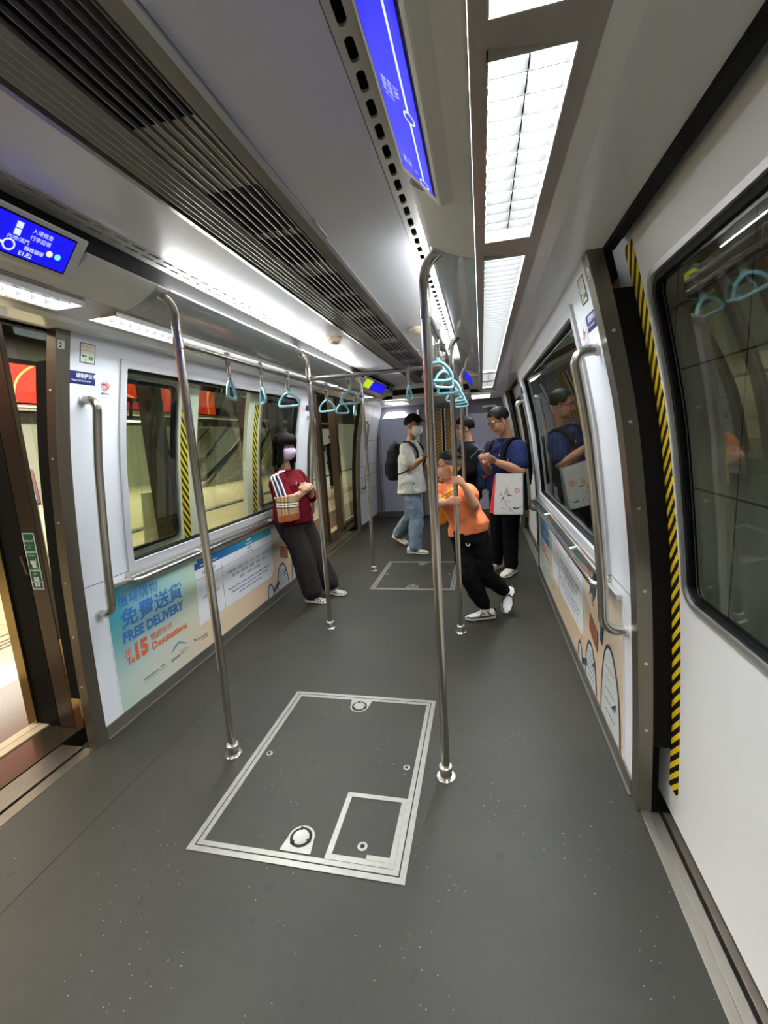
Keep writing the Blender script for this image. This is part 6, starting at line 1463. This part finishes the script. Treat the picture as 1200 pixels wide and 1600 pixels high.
shoe(t, (.665, 5.10, 0), (.41, 5.17, 0), M_BLACK, M_BLACK, w=.048, h=.09); shoe(t, (.615, 5.30, 0), (.36, 5.37, 0), M_BLACK, M_BLACK, w=.048, h=.09)
bk = backpack('backpack', 'dark blue backpack between the person in black and the man in blue', (.745, 5.18, 1.07), F, .22, .135, .085, mat('teal blue nylon', (.010, .035, .08), .6, spec=.2), seed=6)
for sh, q in ((shL, 1), (shR, -1)):
    cc = nk.lerp(sh, .60); strip_on(bk, 'shoulder_strap', mat('navy strap', (.03, .05, .12), .6), [cc - F * .15 - Z3 * .08, cc - F * .06 + Z3 * .03, cc + F * .05 + Z3 * .03, cc + F * .13 - Z3 * .06, cc + F * .14 - Z3 * .2], .045, S, .005)
b = B(); c = V((.735, 5.035, .965)); b.poly([c, c + V((-.03, 0, .05)), c + V((.03, 0, .05))], (0, .004, 0)); b.build('red_tab', M_RED, bk)

# distant passer-by on the platform beyond the far left doorway
t = person('person', (-3.9, 13.3, 0), 'blurry passer-by in dark clothes carrying a pale bag, seen through the far doorway')
x, y = -3.9, 13.3
b = B(); H = Head((x, y, 1.56), (.3, -.95, 0)); H.build(b); limb(b, [(x, y, 1.5), (x, y, 1.38)], [.05, .06]); torso(b, [(V((x, y, .85)), V((.17, 0, 0)), V((0, .12, 0))), (V((x, y, 1.35)), V((.19, 0, 0)), V((0, .12, 0))), (V((x, y, 1.42)), V((.08, 0, 0)), V((0, .06, 0)))])
for q in (-1, 1):
    limb(b, [(x + q * .2, y, 1.34), (x + q * .26, y, 1.08), (x + q * .24, y - .1, .85)], [.05, .045, .035]); hand(b, V((x + q * .24, y - .1, .85)), V((0, -.1, -1)), V((q, 0, 0)), 1, 1)
    limb(b, [(x + q * .09, y, .85), (x + q * .11, y - q * .1, .48), (x + q * .11, y - q * .05, .08)], [.09, .065, .045]); limb(b, [(x + q * .11, y - q * .05, .04), (x + q * .11, y - q * .05 - .16, .035)], [.04, .035])
remesh(b, 'body', mat('dim skin', (.35, .22, .16), .6), t, .012)
b = B(); torso(b, [(V((x, y, .80)), V((.20, 0, 0)), V((0, .15, 0))), (V((x, y, 1.36)), V((.21, 0, 0)), V((0, .14, 0))), (V((x, y, 1.43)), V((.09, 0, 0)), V((0, .08, 0)))])
for q in (-1, 1): limb(b, [(x + q * .2, y, 1.34), (x + q * .26, y, 1.08), (x + q * .24, y - .09, .9)], [.065, .06, .05]); limb(b, [(x + q * .09, y, .85), (x + q * .11, y - q * .1, .48), (x + q * .11, y - q * .05, .1)], [.10, .08, .06])
remesh(b, 'dark_clothes', M_JKT, t, .014)
H.hair('hair', t, HAIR, lambda az: .4 if abs(az) < 1 else -.2)
pb = empty('shoulder_bag', (-4.12, 13.15, .85), 'pale blue shoulder bag carried by the distant passer-by', 'bag')
b = B(); ell(b, (-4.12, 13.15, 1.0), (V((.12, 0, 0)), V((0, .09, 0)), V((0, 0, .22))), 14, 10); b.build('bag_body', mat('pale blue canvas', (.40, .52, .62), .7), pb, smooth=True)
b = B(); b.tube([(-4.2, 13.15, 1.15), (-4.1, 13.2, 1.45), (-4.02, 13.15, 1.15)], .012, 6); b.build('strap', mat('pale blue canvas', (.40, .52, .62), .7), pb, smooth=True)
bpy.data.objects.remove(_to)
